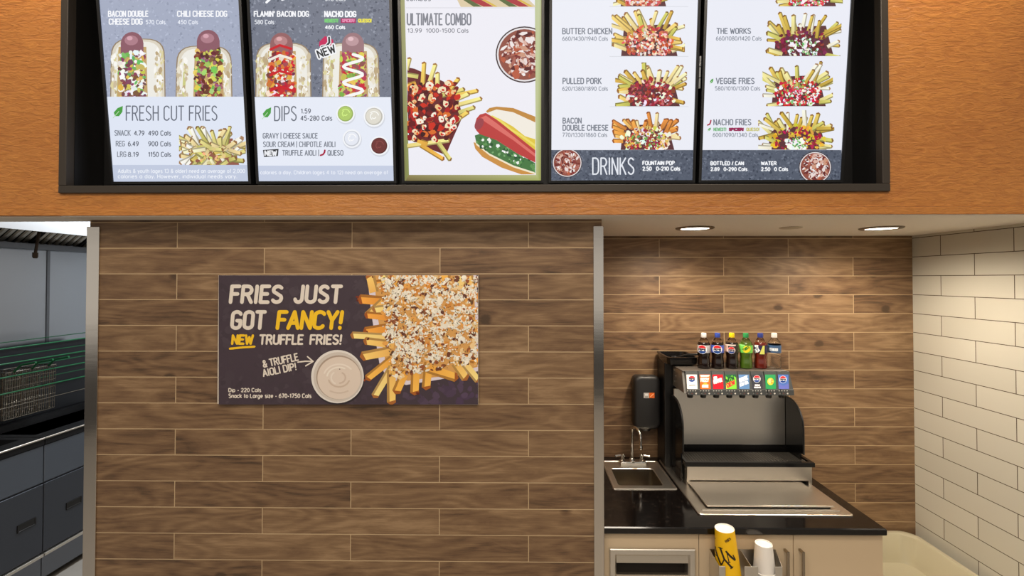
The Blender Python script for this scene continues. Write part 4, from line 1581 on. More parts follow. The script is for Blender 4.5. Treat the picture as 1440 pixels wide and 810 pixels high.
# sink opening
s0, s1 = at_z(858.2, 688.8, ZT), at_z(950.6, 688.2, ZT)
s2, s3 = at_z(926, 648.3, ZT), at_z(849.5, 649, ZT)
SX0, SX1 = max((s0.x + s3.x) / 2, CX0 + 0.03), (s1.x + s2.x) / 2
SY0, SY1 = (s0.y + s1.y) / 2, (s2.y + s3.y) / 2
wt = MB()
o = lambda z, e=0.0: [(CX0 - (0.012 if False else 0), YC + e, z), (CX1 - e, YC + e, z), (CX1 - e, TY1, z), (CX0, TY1, z)]
iq = lambda z: [(SX0 + .03, SY0 + .03, z), (SX1 - .03, SY0 + .03, z), (SX1 - .03, SY1 - .03, z), (SX0 + .03, SY1 - .03, z)]
TH = 0.034
wt.loft([iq(ZT - TH), o(ZT - TH, .003), o(ZT - TH + .004), o(ZT - .005), o(ZT, .005), iq(ZT), iq(ZT - TH)])
tag(wt.build('worktop', M['granite']), 'polished black stone worktop with the sink and drinks dispenser set in', 'worktop')

CF = YC + 0.022                              # cabinet door face
cab = thing('base_cabinet', 'beige laminate cabinet under the black worktop with a steel louvre panel', 'cabinet', ((CX0 + CX1) / 2, CF, 0))
cb = MB()
cb.box(at_y(983.2, 780, CF).x - .008, CX1 - .004, CF + .022, CF + .04, 0.1, ZT - TH)
cb.box(CX0 + .002, CX0 + .02, CF + .04, TY1, 0.1, ZT - TH)
cb.box(CX1 - .022, CX1 - .004, CF + .02, TY1, 0.1, ZT - TH)
cb.box(CX0 + .02, CX1 - .022, CF + .04, TY1, 0.1, 0.118)
cb.box(CX0 + .03, CX1 - .03, CF + .07, CF + .085, 0.0, 0.1)
cb.build('carcass', M['cabinet'], cab)
dx = [CX0 + .003, at_y(983.2, 780, CF).x, at_y(1116.3, 780, CF).x, CX1 - .004]
ZD1, ZD0 = ZT - TH - .006, 0.115
# panel with the steel louvre
px0, px1 = at_y(857, 800, CF).x, at_y(977, 800, CF).x
pz = at_y(900, 770.5, CF).z
LZ0 = pz - 0.42
f = MB()
f.loft([[(dx[0], CF, ZD0), (dx[1] - .003, CF, ZD0), (dx[1] - .003, CF, ZD1), (dx[0], CF, ZD1)],
        [(px0 + .01, CF, LZ0 + .01), (px1 - .01, CF, LZ0 + .01), (px1 - .01, CF, pz - .01), (px0 + .01, CF, pz - .01)]])
pan = f.build('louvre_panel', M['cabinet'], cab)
fr = MB()
q = lambda e, y: [(px0 + e, y, LZ0 + e), (px1 - e, y, LZ0 + e), (px1 - e, y, pz - e), (px0 + e, y, pz - e)]
fr.loft([q(0, CF + .002), q(0, CF - .010), q(.004, CF - .013), q(.026, CF - .013), q(.034, CF - .002), q(.034, CF + .05)])
fr.build('louvre_frame', M['steel'], pan)
MB().box(px0 + .03, px1 - .03, CF + .05, CF + .055, LZ0 + .03, pz - .03).build('louvre_recess_shade', M['cab_dark'], pan)  # dark sheet standing in for the shade behind the slats
zz = pz - .034
k = 0
while zz - .09 > LZ0 + .03:
    sl = MB()
    sl.hexa([(px0 + .034, CF - .008, zz - .036), (px1 - .034, CF - .008, zz - .036), (px1 - .034, CF - .005, zz - .036), (px0 + .034, CF - .005, zz - .036),
             (px0 + .034, CF - .001, zz - .004), (px1 - .034, CF - .001, zz - .004), (px1 - .034, CF + .002, zz - .004), (px0 + .034, CF + .002, zz - .004)])
    sl.box(px0 + .034, px1 - .034, CF - .001, CF + .018, zz - .004, zz)
    sl.build('louvre_slat', M['louvre'], pan)
    zz -= .098
# two doors with bar pulls
for (a0, a1, hx) in ((dx[1], dx[2] - .003, 1108.2), (dx[2], dx[3], 1129.6)):
    dr = MB().box(a0, a1, CF, CF + .02, ZD0, ZD1, .0015, 1).build('door', M['cabinet'], cab)
    hp = at_y(hx, 776, CF - .03)
    z1 = at_y(hx, 776, CF - .03).z
    z0 = z1 - .15
    hb = MB()
    hb.box(hp.x - .007, hp.x + .007, CF - .034, CF - .026, z0, z1, .002, 2)
    hb.box(hp.x - .006, hp.x + .006, CF - .028, CF + .001, z1 - .012, z1 - .001, .001, 1)
    hb.box(hp.x - .006, hp.x + .006, CF - .028, CF + .001, z0 + .001, z0 + .012, .001, 1)
    hb.build('handle', plain('satin_nickel', (168, 154, 136), 0.26, 1.0), dr)

# sink
sk = thing('hand_sink', 'small square steel hand sink let into the black worktop', 'sink', ((SX0 + SX1) / 2, (SY0 + SY1) / 2, ZT))
BX0, BX1 = at_z(870, 683, ZT).x + .0, at_z(932.4, 682.5, ZT).x
BY0, BY1 = at_z(900, 683, ZT).y, at_z(892, 659.5, ZT).y
m = MB()
R = lambda x0, x1, y0, y1, r, z: rrect(x0, x1, y0, y1, r, z, 4)
m.loft([R(SX0, SX1, SY0, SY1, .012, ZT + .0006), R(SX0 + .002, SX1 - .002, SY0 + .002, SY1 - .002, .012, ZT + .005), R(SX0 + .010, SX1 - .010, SY0 + .010, SY1 - .010, .010, ZT + .0055),
        R(SX0 + .013, SX1 - .013, SY0 + .013, SY1 - .013, .010, ZT + .003), R(BX0 - .004, BX1 + .004, BY0 - .004, BY1 + .004, .02, ZT + .003), R(BX0, BX1, BY0, BY1, .02, ZT)])
m.build('rim', M['steel_h'], sk)
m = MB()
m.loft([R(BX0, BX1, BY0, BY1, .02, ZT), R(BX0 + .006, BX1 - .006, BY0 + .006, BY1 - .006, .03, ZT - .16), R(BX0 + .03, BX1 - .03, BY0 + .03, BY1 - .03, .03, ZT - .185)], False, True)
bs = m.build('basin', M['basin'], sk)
MB().lathe([(.03, .0), (.028, .002), (.02, .001), (.004, .001)], ((BX0 + BX1) / 2, (BY0 + BY1) / 2, ZT - .1848), 20).build('drain', M['chrome'], bs, smooth=True)

# faucet, stands on the sink's rear ledge
fp = at_z(889, 648, ZT)
FY = (BY1 + SY1) / 2 + .012
FX = at_y(888.6, 645, FY).x
fc = thing('gooseneck_faucet', 'chrome gooseneck faucet with two lever handles on the hand sink', 'faucet', (FX, FY, ZT + .005))
fx0, fx1 = at_y(872, 650, FY - .02).x, at_y(909, 650, FY - .02).x
MB().loft([R(fx0, fx1, FY - .030, FY + .026, .006, ZT + .0032), R(fx0, fx1, FY - .030, FY + .026, .006, ZT + .020), R(fx0 + .004, fx1 - .004, FY - .026, FY + .022, .006, ZT + .025)], True, True).build('base_plate', M['chrome'], fc)
top = at_y(889.5, 597.5, FY - .01).z
tipz = at_y(900.5, 631, FY - .10).z
tipx = at_y(900.5, 631, FY - .10).x
pts = [(FX, FY, ZT + .025), (FX, FY, ZT + .07), (FX, FY, top - .075), (FX + .001, FY - .001, top - .05)]
for q_ in range(9):
    a_ = PI * (q_ + 1) / 10
    pts.append((FX + (tipx - FX) * (1 - math.cos(a_)) / 2, FY - .105 * (1 - math.cos(a_)) / 2, top - .05 + .045 * math.sin(a_)))
pts += [(tipx, FY - .105, top - .065), (tipx, FY - .105, tipz)]
MB().tube(pts, [.010] * (len(pts) - 2) + [.010, .009], 14).lathe([(.020, .0), (.018, .012), (.012, .02)], (FX, FY, ZT + .025), 20).lathe([(.012, 0), (.0125, .004), (.0125, .020), (.0105, .024)], (tipx, FY - .105, tipz - .002), 18).build('spout', M['chrome'], fc, smooth=True)
for px_, sgn in ((875.8, -1), (902, 1)):
    hx_ = at_y(px_, 646, FY).x
    m = MB()
    m.lathe([(.016, .0), (.015, .010), (.010, .013), (.010, .024), (.015, .028), (.015, .040), (.008, .046)], (hx_, FY, ZT + .025), 20)
    m.tube([(hx_, FY, ZT + .060), (hx_ + sgn * .022, FY - .004, ZT + .062), (hx_ + sgn * .052, FY - .010, ZT + .058)], [.007, .006, .0075], 10)
    m.build('lever_handle', M['chrome'], fc, smooth=True)

# ================================================================== PAPER TOWEL DISPENSER
TY = D2 - .118
tx0, tx1 = at_y(891.5, 565, TY).x, at_y(929.5, 565, TY).x
tz1, tz0 = at_y(910, 529, TY).z, at_y(910, 604.5, TY).z
td = thing('paper_towel_dispenser', 'black rounded paper towel dispenser on the plank wall above the sink', 'dispenser', ((tx0 + tx1) / 2, D2, tz0))
m = MB()
rr = []
for e, y, r in ((.012, D2 - .001, .03), (.004, D2 - .04, .035), (0, D2 - .085, .04), (.003, D2 - .108, .04), (.010, D2 - .116, .036), (.022, D2 - .120, .03)):
    rr.append(rrect_y(tx0 + e, tx1 - e, tz0 + e, tz1 - e, r, y))
m.loft(rr, True, True)
m.build('shell', plain('black_dispenser_plastic', (34, 33, 33), 0.4), td, smooth=True)
MB().box(tx0 + .002, tx1 - .002, D2 - .10, D2 - .02, tz1 - .07, tz1 - .068).build('cover_seam', M['black'], td)
MB().lathe([(.045, 0), (.035, -.02), (.02, -.022)], ((tx0 + tx1) / 2, D2 - .06, tz0 + .002), 20).build('outlet', M['black'], td, smooth=True)
DS = Surf((0, D2 - .1206, 0), (0, -1, 0))
a = Art(DS)
a.rect(905.2, 552.3, 912.8, 559.8, (196, 192, 188), 1)
a.rect(912.8, 552.3, 920.4, 559.8, (226, 104, 32), 1)
a.rect(907, 553.6, 911.2, 556.4, (236, 234, 230), 2)
a.rect(907, 557.6, 911.2, 558.6, (120, 118, 116), 2)
a.line([(914.6, 558), (918.6, 554)], 1.1, (246, 190, 140), 2)
a.build('sticker', M['print_gloss'], td)

# ================================================================== DRINKS DISPENSER
ZB_ = ZT + .008
b0, b1 = at_z(983.2, 723.4, ZB_), at_z(1201.7, 724.6, ZB_)
GX0, GX1, GY0 = b0.x, b1.x, (b0.y + b1.y) / 2
HD = 2.97
FYF = 2.75                                   # drip tray front
dd = thing('drinks_dispenser', 'steel and black soda fountain with eight valves set in the black worktop', 'drinks dispenser', ((GX0 + GX1) / 2, HD, ZT))
PXL, PXR = at_y(960.5, 600, 2.772).x, at_y(1130, 600, 2.772).x
# flange on the worktop
m = MB()
m.loft([rrect(GX0, GX1, GY0, 3.13, .02, ZT + .0005), rrect(GX0, GX1, GY0, 3.13, .02, ZT + .006), rrect(GX0 + .004, GX1 - .004, GY0 + .004, 3.126, .018, ZB_)], True, True)
m.build('base_flange', M['steel_h'], dd)
# ice bin lid
l0, l1 = at_z(993, 711, ZB_ + .018), at_z(1174, 711.5, ZB_ + .018)
LX0, LX1, LY0 = l0.x + .006, l1.x - .006, (l0.y + l1.y) / 2
m = MB()
m.box(LX0, LX1, LY0, FYF + .03, ZB_ + .010, ZB_ + .018, .002, 2)
lid = m.build('ice_bin_lid', M['steel_h'], dd)
MB().box(LX0 + .012, LX1 - .012, LY0 + .010, FYF + .02, ZB_, ZB_ + .010).build('lid_gap_shade', M['black'], lid)  # black slab standing in for the shadow gap under the lid
MB().box(GX0 + .03, GX1 - .05, LY0 - .022, LY0 - .006, ZB_, ZB_ + .004, .001, 1).build('lid_rail', M['steel'], dd)
# drip tray housing
zt1 = at_y(1050, 655.8, FYF).z
zt0 = at_y(1050, 677, FYF).z
tx0, tx1 = at_y(966, 665, FYF).x, at_y(1142, 665, FYF).x
m = MB()
m.box(tx0, tx1, FYF, FYF + .012, zt0 + .004, zt1, .002, 1)
m.box(tx0, tx0 + .02, FYF + .002, HD, ZB_, zt1)
m.box(tx1 - .02, tx1, FYF + .002, HD, ZB_, zt1)
m.box(tx0 + .02, tx1 - .02, FYF + .012, HD, zt1 - .05, zt1 - .045)
m.build('tray_housing', M['steel_h'], dd)
zl = at_y(1050, 651, FYF - .008).z
m = MB()
o4 = lambda e, z: [(tx0 - .012 + e, FYF - .010 + e, z), (tx1 + .012 - e, FYF - .010 + e, z), (tx1 + .012 - e, HD - .012 - e * .2, z), (tx0 - .012 + e, HD - .012 - e * .2, z)]
m.loft([o4(.0, zt1), o4(.0, zl), o4(.003, zl + .003), o4(.022, zl + .003), o4(.028, zl - .014), o4(.028, zt1 - .02)], True, True)
tray = m.build('drip_tray', M['black_gloss'], dd)
m = MB()
gx0, gx1, gy0, gy1 = tx0 + .022, tx1 - .022, FYF + .022, HD - .05
n = 40
for i in range(n + 1):
    x = gx0 + (gx1 - gx0) * i / n
    m.box(x - .0028, x + .0028, gy0, gy1, zl - .008, zl - .003)
for i in range(15):
    y = gy0 + (gy1 - gy0) * i / 14
    m.box(gx0, gx1, y - .0016, y + .0016, zl - .010, zl - .0035)
m.build('drip_grate', plain('grey_grate_plastic', (78, 74, 68), 0.3), tray)
MB().box(tx0 + .01, tx1 - .01, HD - .016, HD - .012, zl - .01, at_y(1050, 624, HD).z, .001, 1).build('splash_foot', M['black_gloss'], dd)
# backsplash and side wings
zs0, zs1 = at_y(1050, 624.5, HD).z, at_y(1050, 553, HD).z
MB().box(PXL + .006, PXR - .006, HD - .012, HD + .002, zs0, zs1 + .03, .001, 1).build('backsplash', M['steel'], dd)


def wing(x0, x1):
    zt = at_y(1104, 556.5, HD).z
    zb = at_y(1130, 639.5, 2.772).z
    arc = [(2.772 + .150 - .150 * math.cos(PI / 2 * k / 10), zt - .150 + .150 * math.sin(PI / 2 * k / 10)) for k in range(11)]
    prof = [(HD + .003, ZB_), (2.80, ZB_), (2.80, zb), (2.772, zb)] + arc + [(HD + .003, zt)]
    m = MB()
    m.prism(prof, 'x', x0, x1)
    w = m.build('side_wing', M['black_gloss'], dd)
    # thicker rounded lip along the front
    lip = [((x0 + x1) / 2, 2.772, zb)] + [((x0 + x1) / 2, y_, z_) for y_, z_ in arc] + [((x0 + x1) / 2, HD, zt)]
    MB().tube(lip, .0055, 8).build('wing_lip', M['black'], w, smooth=True)


wing(PXL - .004, PXL + .004)
wing(PXR - .004, PXR + .004)
# body behind the splash, and the valve head
UX0, UX1 = at_y(934.8, 530, 2.995).x, at_y(983, 503, 2.915).x
ht = at_y(1030, 521, 2.80)
HX0, HX1 = at_y(959, 521, 2.80).x, at_y(1106, 521, 2.80).x
hz1, hz0 = ht.z, at_y(1030, 556.3, 2.745).z
m = MB()
m.box(UX0 + .196, HX1 - .02, HD + .003, 3.12, ZB_, hz1 - .008)
m.build('tower_body', M['black'], dd)
m = MB()
m.prism([(2.99, hz0 + .006), (2.99, hz1 - .006), (2.815, hz1 - .006), (2.775, hz0 + .006)], 'x', HX0 + .004, HX1 - .004)
hd = m.build('valve_head', M['steel'], dd)
m = MB()
m.box(HX0 - .002, HX1 + .002, 2.792, 2.998, hz1 - .006, hz1, .0015, 1)
m.build('top_shelf', plain('brown_grey_top', (74, 68, 62), 0.4), hd)
m = MB()
for yy, zz_ in ((2.96, hz1 - .03), (2.93, hz1 - .06), (2.96, hz1 - .10)):
    m.tube([(HX0 + .0045, yy, zz_), (HX0 + .002, yy, zz_)], .004, 10)
m.build('rivet', M['chrome'], hd)
# eight valves
HN = Vector((0, -math.cos(math.radians(18)), math.sin(math.radians(18)) * .35)).normalized()
lx = [965.3, 983.8, 1001.9, 1020.3, 1038.6, 1057, 1075.8, 1094]


def valve(i, card):
    x0p = lx[i] - 1.5
    pitch = 18.2
    A0, A1 = at_y(x0p - 1.2, 523.5, 2.79), at_y(x0p + pitch - 2.0, 523.5, 2.79)
    zb = at_y(1030, 556, 2.735).z
    x0, x1 = A0.x + .004, A1.x + .004
    m = MB()
    zm = at_y(1030, 547.6, 2.742).z
    P = [(2.82, hz1 - .004), (2.790, hz1 - .004), (2.748, zm), (2.742, zm - .002), (2.738, zb), (2.82, zb)]
    m.prism(P, 'x', x0, x1)
    v = m.build('valve', M['head_grey'], dd)
    # nozzle
    n0 = at_y(lx[i] + 5.2, 560, 2.775)
    MB().lathe([(.0185, 0), (.0185, -.012), (.0165, -.024), (.0150, -.026)], (n0.x, 2.776, zb + .002), 18).build('nozzle', M['black'], v, smooth=True)
    # label card on the sloped face
    p0 = Vector((0, 2.790, hz1 - .004))
    p1 = Vector((0, 2.748, zm))
    t_ = (p1 - p0).normalized()
    nrm = Vector((0, t_.z, -t_.y))
    if nrm.y > 0:
        nrm = -nrm
    S = Surf(p0 + nrm * .0008, nrm)
    A = Art(S, None, .0002)
    x, y0, y1 = lx[i], 526.8, 547
    w = 14.6
    sk_ = lambda u, v_: (x + u * w + v_ * 1.0, y0 + v_ * (y1 - y0))
    A.sk = sk_
    A.poly([sk_(0, 0), sk_(1, 0), sk_(1, 1), sk_(0, 1)], card['bg'], 1)
    card['draw'](A, sk_)
    A.build('flavour_card', M['print_gloss'], v)
    # buttons on the lower strip
    S2 = Surf(Vector((0, 2.7405, zm - .002)), Vector((0, -1, .08)))
    A = Art(S2, None, .0002)
    for k in range(4):
        A.rect(x + 1 + k * 3.7, 548.9, x + 2.5 + k * 3.7, 550.2, (206, 204, 198), 1)
    A.disc(x + 13.6, 553.4, 1.2, 1.2, (226, 222, 214), 1, 10)
    A.disc(x + 3, 553.4, .9, .9, (130, 128, 124), 1, 8)
    A.disc(x + 8, 553.4, .9, .9, (120, 70, 60), 1, 8)
    A.build('button_print', M['print_gloss'], v)


def globe(A, cx, cy, r, word=True, ring=(250, 250, 250), asp=1.0):
    A.disc(cx, cy, r, r * asp, ring, 2, 20)
    A.disc(cx, cy, r * .92, r * .92 * asp, (206, 30, 40), 3, 12, 200, 340)
    A.disc(cx, cy, r * .92, r * .92 * asp, (24, 66, 140), 3, 12, 20, 160)
    if word:
        A.stroke_text('PEPSI', cx - r * .78, cy - r * .25, cx + r * .78, cy + r * .25, r * .14, (24, 26, 44), 4)


def _c1(A, sk_):
    x, y = sk_(.5, .3)
    globe(A, x, y, 5.4, True, (232, 230, 228), .85)
    A.line([sk_(.22, .76), sk_(.78, .74)], 1.0, (90, 92, 100), 3)


def _c2(A, sk_):
    A.poly([sk_(0.04, .02), sk_(.96, .02), sk_(.9, .14), sk_(.1, .16)], (240, 226, 214), 2)
    A.stroke_text('FIZZY', *sk_(.06, .22), *sk_(.88, .52), 1.5, (250, 238, 220), 3)
    A.disc(*sk_(.5, .74), 3.6, 3.4, (246, 168, 60), 2, 14)
    A.stroke_text('ORANGE', *sk_(.18, .70), *sk_(.80, .92), 1.0, (252, 244, 232), 3)


def _c3(A, sk_):
    A.stroke_text('DR', 0, 0, 0, 0, 1.3, (250, 240, 240), 3, rot=(sk_(.14, .40), sk_(.44, .36), 4.6), shear=.2)
    A.stroke_text('PEPPER', 0, 0, 0, 0, 1.3, (250, 240, 240), 3, rot=(sk_(.12, .64), sk_(.92, .46), 4.6), shear=.2)


def _c4(A, sk_):
    A.poly([sk_(0, .1), sk_(.3, .28), sk_(.62, .04), sk_(1, .2), sk_(1, 0), sk_(0, 0)], (26, 92, 54), 2)
    A.stroke_text('MTN', 0, 0, 0, 0, 1.5, (24, 74, 44), 3, rot=(sk_(.10, .58), sk_(.84, .32), 4.8), shear=.2)
    A.stroke_text('DEW', 0, 0, 0, 0, 1.6, (206, 36, 46), 3, rot=(sk_(.14, .90), sk_(.92, .62), 5.2), shear=.2)
    A.poly([sk_(.0, .72), sk_(.2, .62), sk_(.1, 1), sk_(0, 1)], (214, 226, 80), 2)


def _c5(A, sk_):
    A.stroke_text('BRISK', 0, 0, 0, 0, 1.4, (240, 244, 250), 3, rot=(sk_(.10, .54), sk_(.92, .30), 5), shear=.25)
    A.stroke_text('ICED TEA', 0, 0, 0, 0, 1.1, (226, 234, 246), 3, rot=(sk_(.12, .82), sk_(.92, .60), 3.6), shear=.2)


def _c6(A, sk_):
    globe(A, *sk_(.48, .30), 5.2)
    A.stroke_text('ZERO', *sk_(.24, .68), *sk_(.74, .80), 1.0, (236, 236, 240), 3)
    A.stroke_text('SUGAR', *sk_(.16, .83), *sk_(.82, .95), 1.0, (236, 236, 240), 3)


def _c7(A, sk_):
    A.disc(*sk_(.5, .48), 4.6, 5.0, (236, 206, 60), 2, 18)
    A.disc(*sk_(.46, .46), 2.6, 2.9, (246, 236, 160), 3, 12)
    A.stroke_text('C', *sk_(.5, .34), *sk_(.78, .62), 1.2, (214, 120, 44), 4)


def _c8(A, sk_):
    A.poly([sk_(0, .62), sk_(.5, .78), sk_(1, .6), sk_(1, 1), sk_(0, 1)], (98, 106, 186), 2)
    globe(A, *sk_(.46, .34), 5.2)


CARDS = [((228, 226, 222), _c1), ((222, 100, 30), _c2), ((196, 22, 40), _c3), ((120, 204, 62), _c4), ((92, 132, 182), _c5), ((52, 54, 62), _c6), ((44, 150, 88), _c7), ((72, 108, 180), _c8)]
for i, (bg, fn) in enumerate(CARDS):
    valve(i, {'bg': bg, 'draw': fn})

# black scoop bin on a column behind the head
bz1 = at_y(960, 503, 2.915).z
sb = thing('scoop_bin', 'open topped black plastic bin on a column behind the soda fountain', 'bin', ((UX0 + UX1) / 2, 3.08, ZT))
m = MB()
m.box(UX0, UX0 + .19, 3.0, 3.165, ZB_, hz1 + .012, .008, 2)
m.build('column', M['black'], sb)
rb = lambda e, z, r=.03: rrect(UX0 - .004 + e, UX1 - e, 2.915 + e, 3.170 - e, r, z)
m = MB()
m.loft([rb(.004, hz1 + .0125), rb(.0, hz1 + .03), rb(0, bz1 - .004), rb(-.004, bz1 - .002), rb(-.004, bz1 + .001), rb(.010, bz1 + .001), rb(.014, bz1 - .02), rb(.016, hz1 + .02)], True, True)
m.build('bin', M['black_gloss'], sb, smooth=True)
sc = MB()
sx, sy = UX1 - .05, 2.96
sc.tube([(sx - .06, sy + .07, bz1 - .02), (sx, sy + .03, bz1 + .006), (sx + .055, sy - .005, bz1 + .016), (sx + .07, sy - .012, bz1 + .018)], [.006, .007, .007, .005], 10)
sc.loft([[(sx - .06 + .02 * math.cos(t_), sy + .07 + .02 * math.sin(t_), bz1 - .035) for t_ in [k * PI / 5 for k in range(10)]],
         [(sx - .06 + .028 * math.cos(t_), sy + .07 + .028 * math.sin(t_), bz1 - .012) for t_ in [k * PI / 5 for k in range(10)]]], True, False)
tag(sc.build('ice_scoop', M['black'], None, smooth=True), 'black ice scoop lying in the bin, its handle over the rim', 'scoop')

# ================================================================== SIX BOTTLES ON THE DISPENSER
BYB = 2.875
BH = at_y(1030, 468, BYB).z - hz1


def bottle(px, label, capc, labc, liqc, bodyc, draw, full=.74):
    p = at_y(px, 520, BYB)
    t = thing('soda_bottle', label, 'bottle', (p.x, BYB, hz1), 'display bottles on the soda fountain')
    L_ = (p.x, BYB, hz1)
    k = BH / .235
    prof = [(.026, 0), (.034, .004), (.0355, .02), (.034, .05), (.0315, .075), (.0345, .10), (.0355, .108), (.0355, .155), (.034, .163), (.029, .178), (.020, .193), (.0135, .203), (.0132, .216)]
    prof = [(r * 1.06, z * k) for r, z in prof]
    if liqc:
        zf_ = full * BH
        lo = [q for q in prof if q[1] < zf_]
        hi = [q for q in prof if q[1] > zf_]
        f = (zf_ - lo[-1][1]) / (hi[0][1] - lo[-1][1])
        mid = (lo[-1][0] + (hi[0][0] - lo[-1][0]) * f, zf_)
        MB().lathe(lo + [mid], L_, 28).build('filled_body', plain('drink_' + str(px), liqc, 0.1, coat=0.6), t, smooth=True)
        prof = [(mid[0], zf_ + .0004)] + hi
    MB().lathe(prof, L_, 28).build('clear_plastic', clear_mat('clear_bottle_' + str(px), bodyc), t, smooth=True)
    MB().lathe([(.0150 * 1.06, .205 * k), (.0165, .207 * k), (.0165, .228 * k), (.0150, .234 * k), (.004, .235 * k)], L_, 24).build('cap', plain('cap_' + str(px), capc, 0.4), t, smooth=True)
    zr = [(.0376, .106 * k), (.0379, .108 * k), (.0379, .154 * k), (.0376, .156 * k)]
    lb = MB().lathe([(r + .0006, z) for r, z in zr], L_, 32, cap0=False, cap1=False).build('label', plain('label_' + str(px), labc, 0.35), t, smooth=True)
    S = CylSurf((p.x, BYB, hz1 + .13), lambda z: .0386)
    A = Art(S, None, .00015)
    draw(A, px)
    if A.f:
        A.build('label_print', M['print_gloss'], lb)


LY = 491.5


def d1(A, x):
    globe(A, x + .5, LY, 6.2)


def d2(A, x):
    globe(A, x + 2.5, LY, 6.2)


def d3(A, x):
    A.rect(x - 7.5, LY - 5.6, x - 2, LY + 3.6, (226, 180, 164), 1)
    A.rect(x - 7.5, LY - 7, x + 8, LY - 5, (222, 206, 196), 1)
    globe(A, x + 2.4, LY + 1, 5.0, True, (240, 226, 220))


def d4(A, x):
    A.disc(x + 4.4, LY - .6, 5.4, 4.6, (238, 214, 40), 2, 16, rot=-40)
    A.stroke_text('TWIST', 0, 0, 0, 0, 1.0, (58, 120, 40), 3, rot=((x + .6, LY + 2.4), (x + 8, LY - 2.6), 3))
    A.rect(x - 8, LY - 6.8, x + 2, LY - 5, (150, 220, 130), 2)


def d5(A, x):
    A.poly([(x + 2.4, LY + 6.4), (x + 6.4, LY - 5.5), (x + 8.6, LY - 5.5), (x + 8.6, LY + 6.4)], (222, 222, 110), 2)
    A.stroke_text('ICE', x - 4, LY - 6, x + 1, LY - 2.5, 1.0, (236, 236, 244), 3)
    A.stroke_text('TEA', 0, 0, 0, 0, 1.1, (240, 240, 246), 3, rot=((x - 3.6, LY + 5.6), (x + 3.4, LY + 1.6), 4.2), shear=.2)


def d6(A, x):
    A.rect(x - 8.5, LY - 5.8, x - 3.5, LY + 5.4, (120, 168, 196), 2)
    A.stroke_text('ICE WATER', x - 3, LY - 2, x + 8.4, LY + 2.2, .9, (236, 240, 244), 3)


bottle(989.8, 'cola bottle with white cap and silver label', (226, 222, 220), (176, 174, 178), (20, 10, 8), (206, 196, 190), d1)
bottle(1009.2, 'cola bottle with blue cap and bright blue label', (52, 74, 160), (66, 90, 182), (20, 10, 8), (206, 196, 190), d2)
bottle(1029.4, 'cola bottle with yellow cap and black label', (238, 206, 20), (36, 26, 26), (20, 10, 8), (206, 196, 190), d3)
bottle(1049, 'green bottle of pale soda with green cap', (44, 140, 78), (110, 200, 84), (62, 88, 22), (176, 226, 160), d4)
bottle(1069.5, 'bottle of dark red tea with navy cap', (50, 62, 136), (40, 36, 72), (92, 24, 14), (206, 180, 170), d5)
bottle(1089, 'clear water bottle with white cap and blue label', (236, 232, 226), (62, 92, 130), None, (246, 248, 250), d6)

# ================================================================== CUP HOLDER AND CUPS
CB = CF - .001
hx0, hx1 = at_y(997.3, 772, CB).x, at_y(1085, 775, CB).x
hzt = at_y(1040, 772, CB).z
HYF = CB - .118
zf = at_y(1055, 796.5, HYF).z
mx_ = [at_y(p_, 797, HYF).x for p_ in (1011, 1020, 1046.7, 1066, 1090, 1100)]
hold = thing('cup_holder', 'two slot steel cup holder screwed to the beige cabinet door', 'cup holder', ((hx0 + hx1) / 2, CB, zf - .3))
MB().box(hx0, hx1 + .02, CB - .002, CB - .0005, zf - .3, hzt).build('back_plate', M['steel'], hold)


def side(xb, xf, nm='side_plate'):
    m = MB()
    m.hexa([(xb, CB - .002, zf - .3), (xb + .002, CB - .002, zf - .3), (xf + .002, HYF, zf - .3), (xf, HYF, zf - .3),
            (xb, CB - .002, hzt), (xb + .002, CB - .002, hzt), (xf + .002, HYF, zf), (xf, HYF, zf)])
    m.build(nm, M['steel'], hold)


xm = (mx_[2] + mx_[3]) / 2
side(hx0, mx_[0])
side(xm, xm, 'divider_plate')
side(hx1 + .018, mx_[5] - .002)
for q0, q1 in ((mx_[0], mx_[1]), (mx_[2], mx_[3]), (mx_[4], mx_[5])):
    MB().box(q0, q1, HYF - .002, HYF, zf - .3, zf, .0008, 1).build('front_flange', M['steel'], hold)

CUPY = CB - .066


def cup(px, ztop, r0, r1, hgt, mat, name, label, lean=0.0, group=None, rim=True, dz=0.0):
    p = at_y(px, 750, CUPY)
    x, z1 = p.x, ztop - dz
    t = thing(name, label, 'paper cup', (x, CUPY, z1 - hgt), group)
    rot = Matrix.Rotation(lean, 3, 'Y')
    prof = [(r1 - .002, 0), (r1 + .0025, .001), (r1 + .0030, .004), (r1 + .001, .007), (r1 - .001, .008), (r0, hgt)]
    MB().lathe(prof[3:], (x, CUPY, z1 - hgt), 40, mat=rot, cap0=False, cap1=False).build('wall', mat, t, smooth=True)
    MB().lathe([(r1 - .002, .002), (r1 + .0012, .0005), (r1 + .0028, .003), (r1 + .0016, .0065), (r1 - .0005, .007)], (x, CUPY, z1 - hgt), 40, mat=rot, cap0=False, cap1=False).build('rolled_rim', M['cup_white'], t, smooth=True)
    MB().lathe([(r0, hgt), (r0 - .0022, hgt + .0006), (r0 - .0035, hgt - .001), (r0 - .0045, hgt - .005), (.002, hgt - .0055)], (x, CUPY, z1 - hgt), 40, mat=rot, cap0=False).build('base_disc', M['cup_white'], t, smooth=True)
    return t


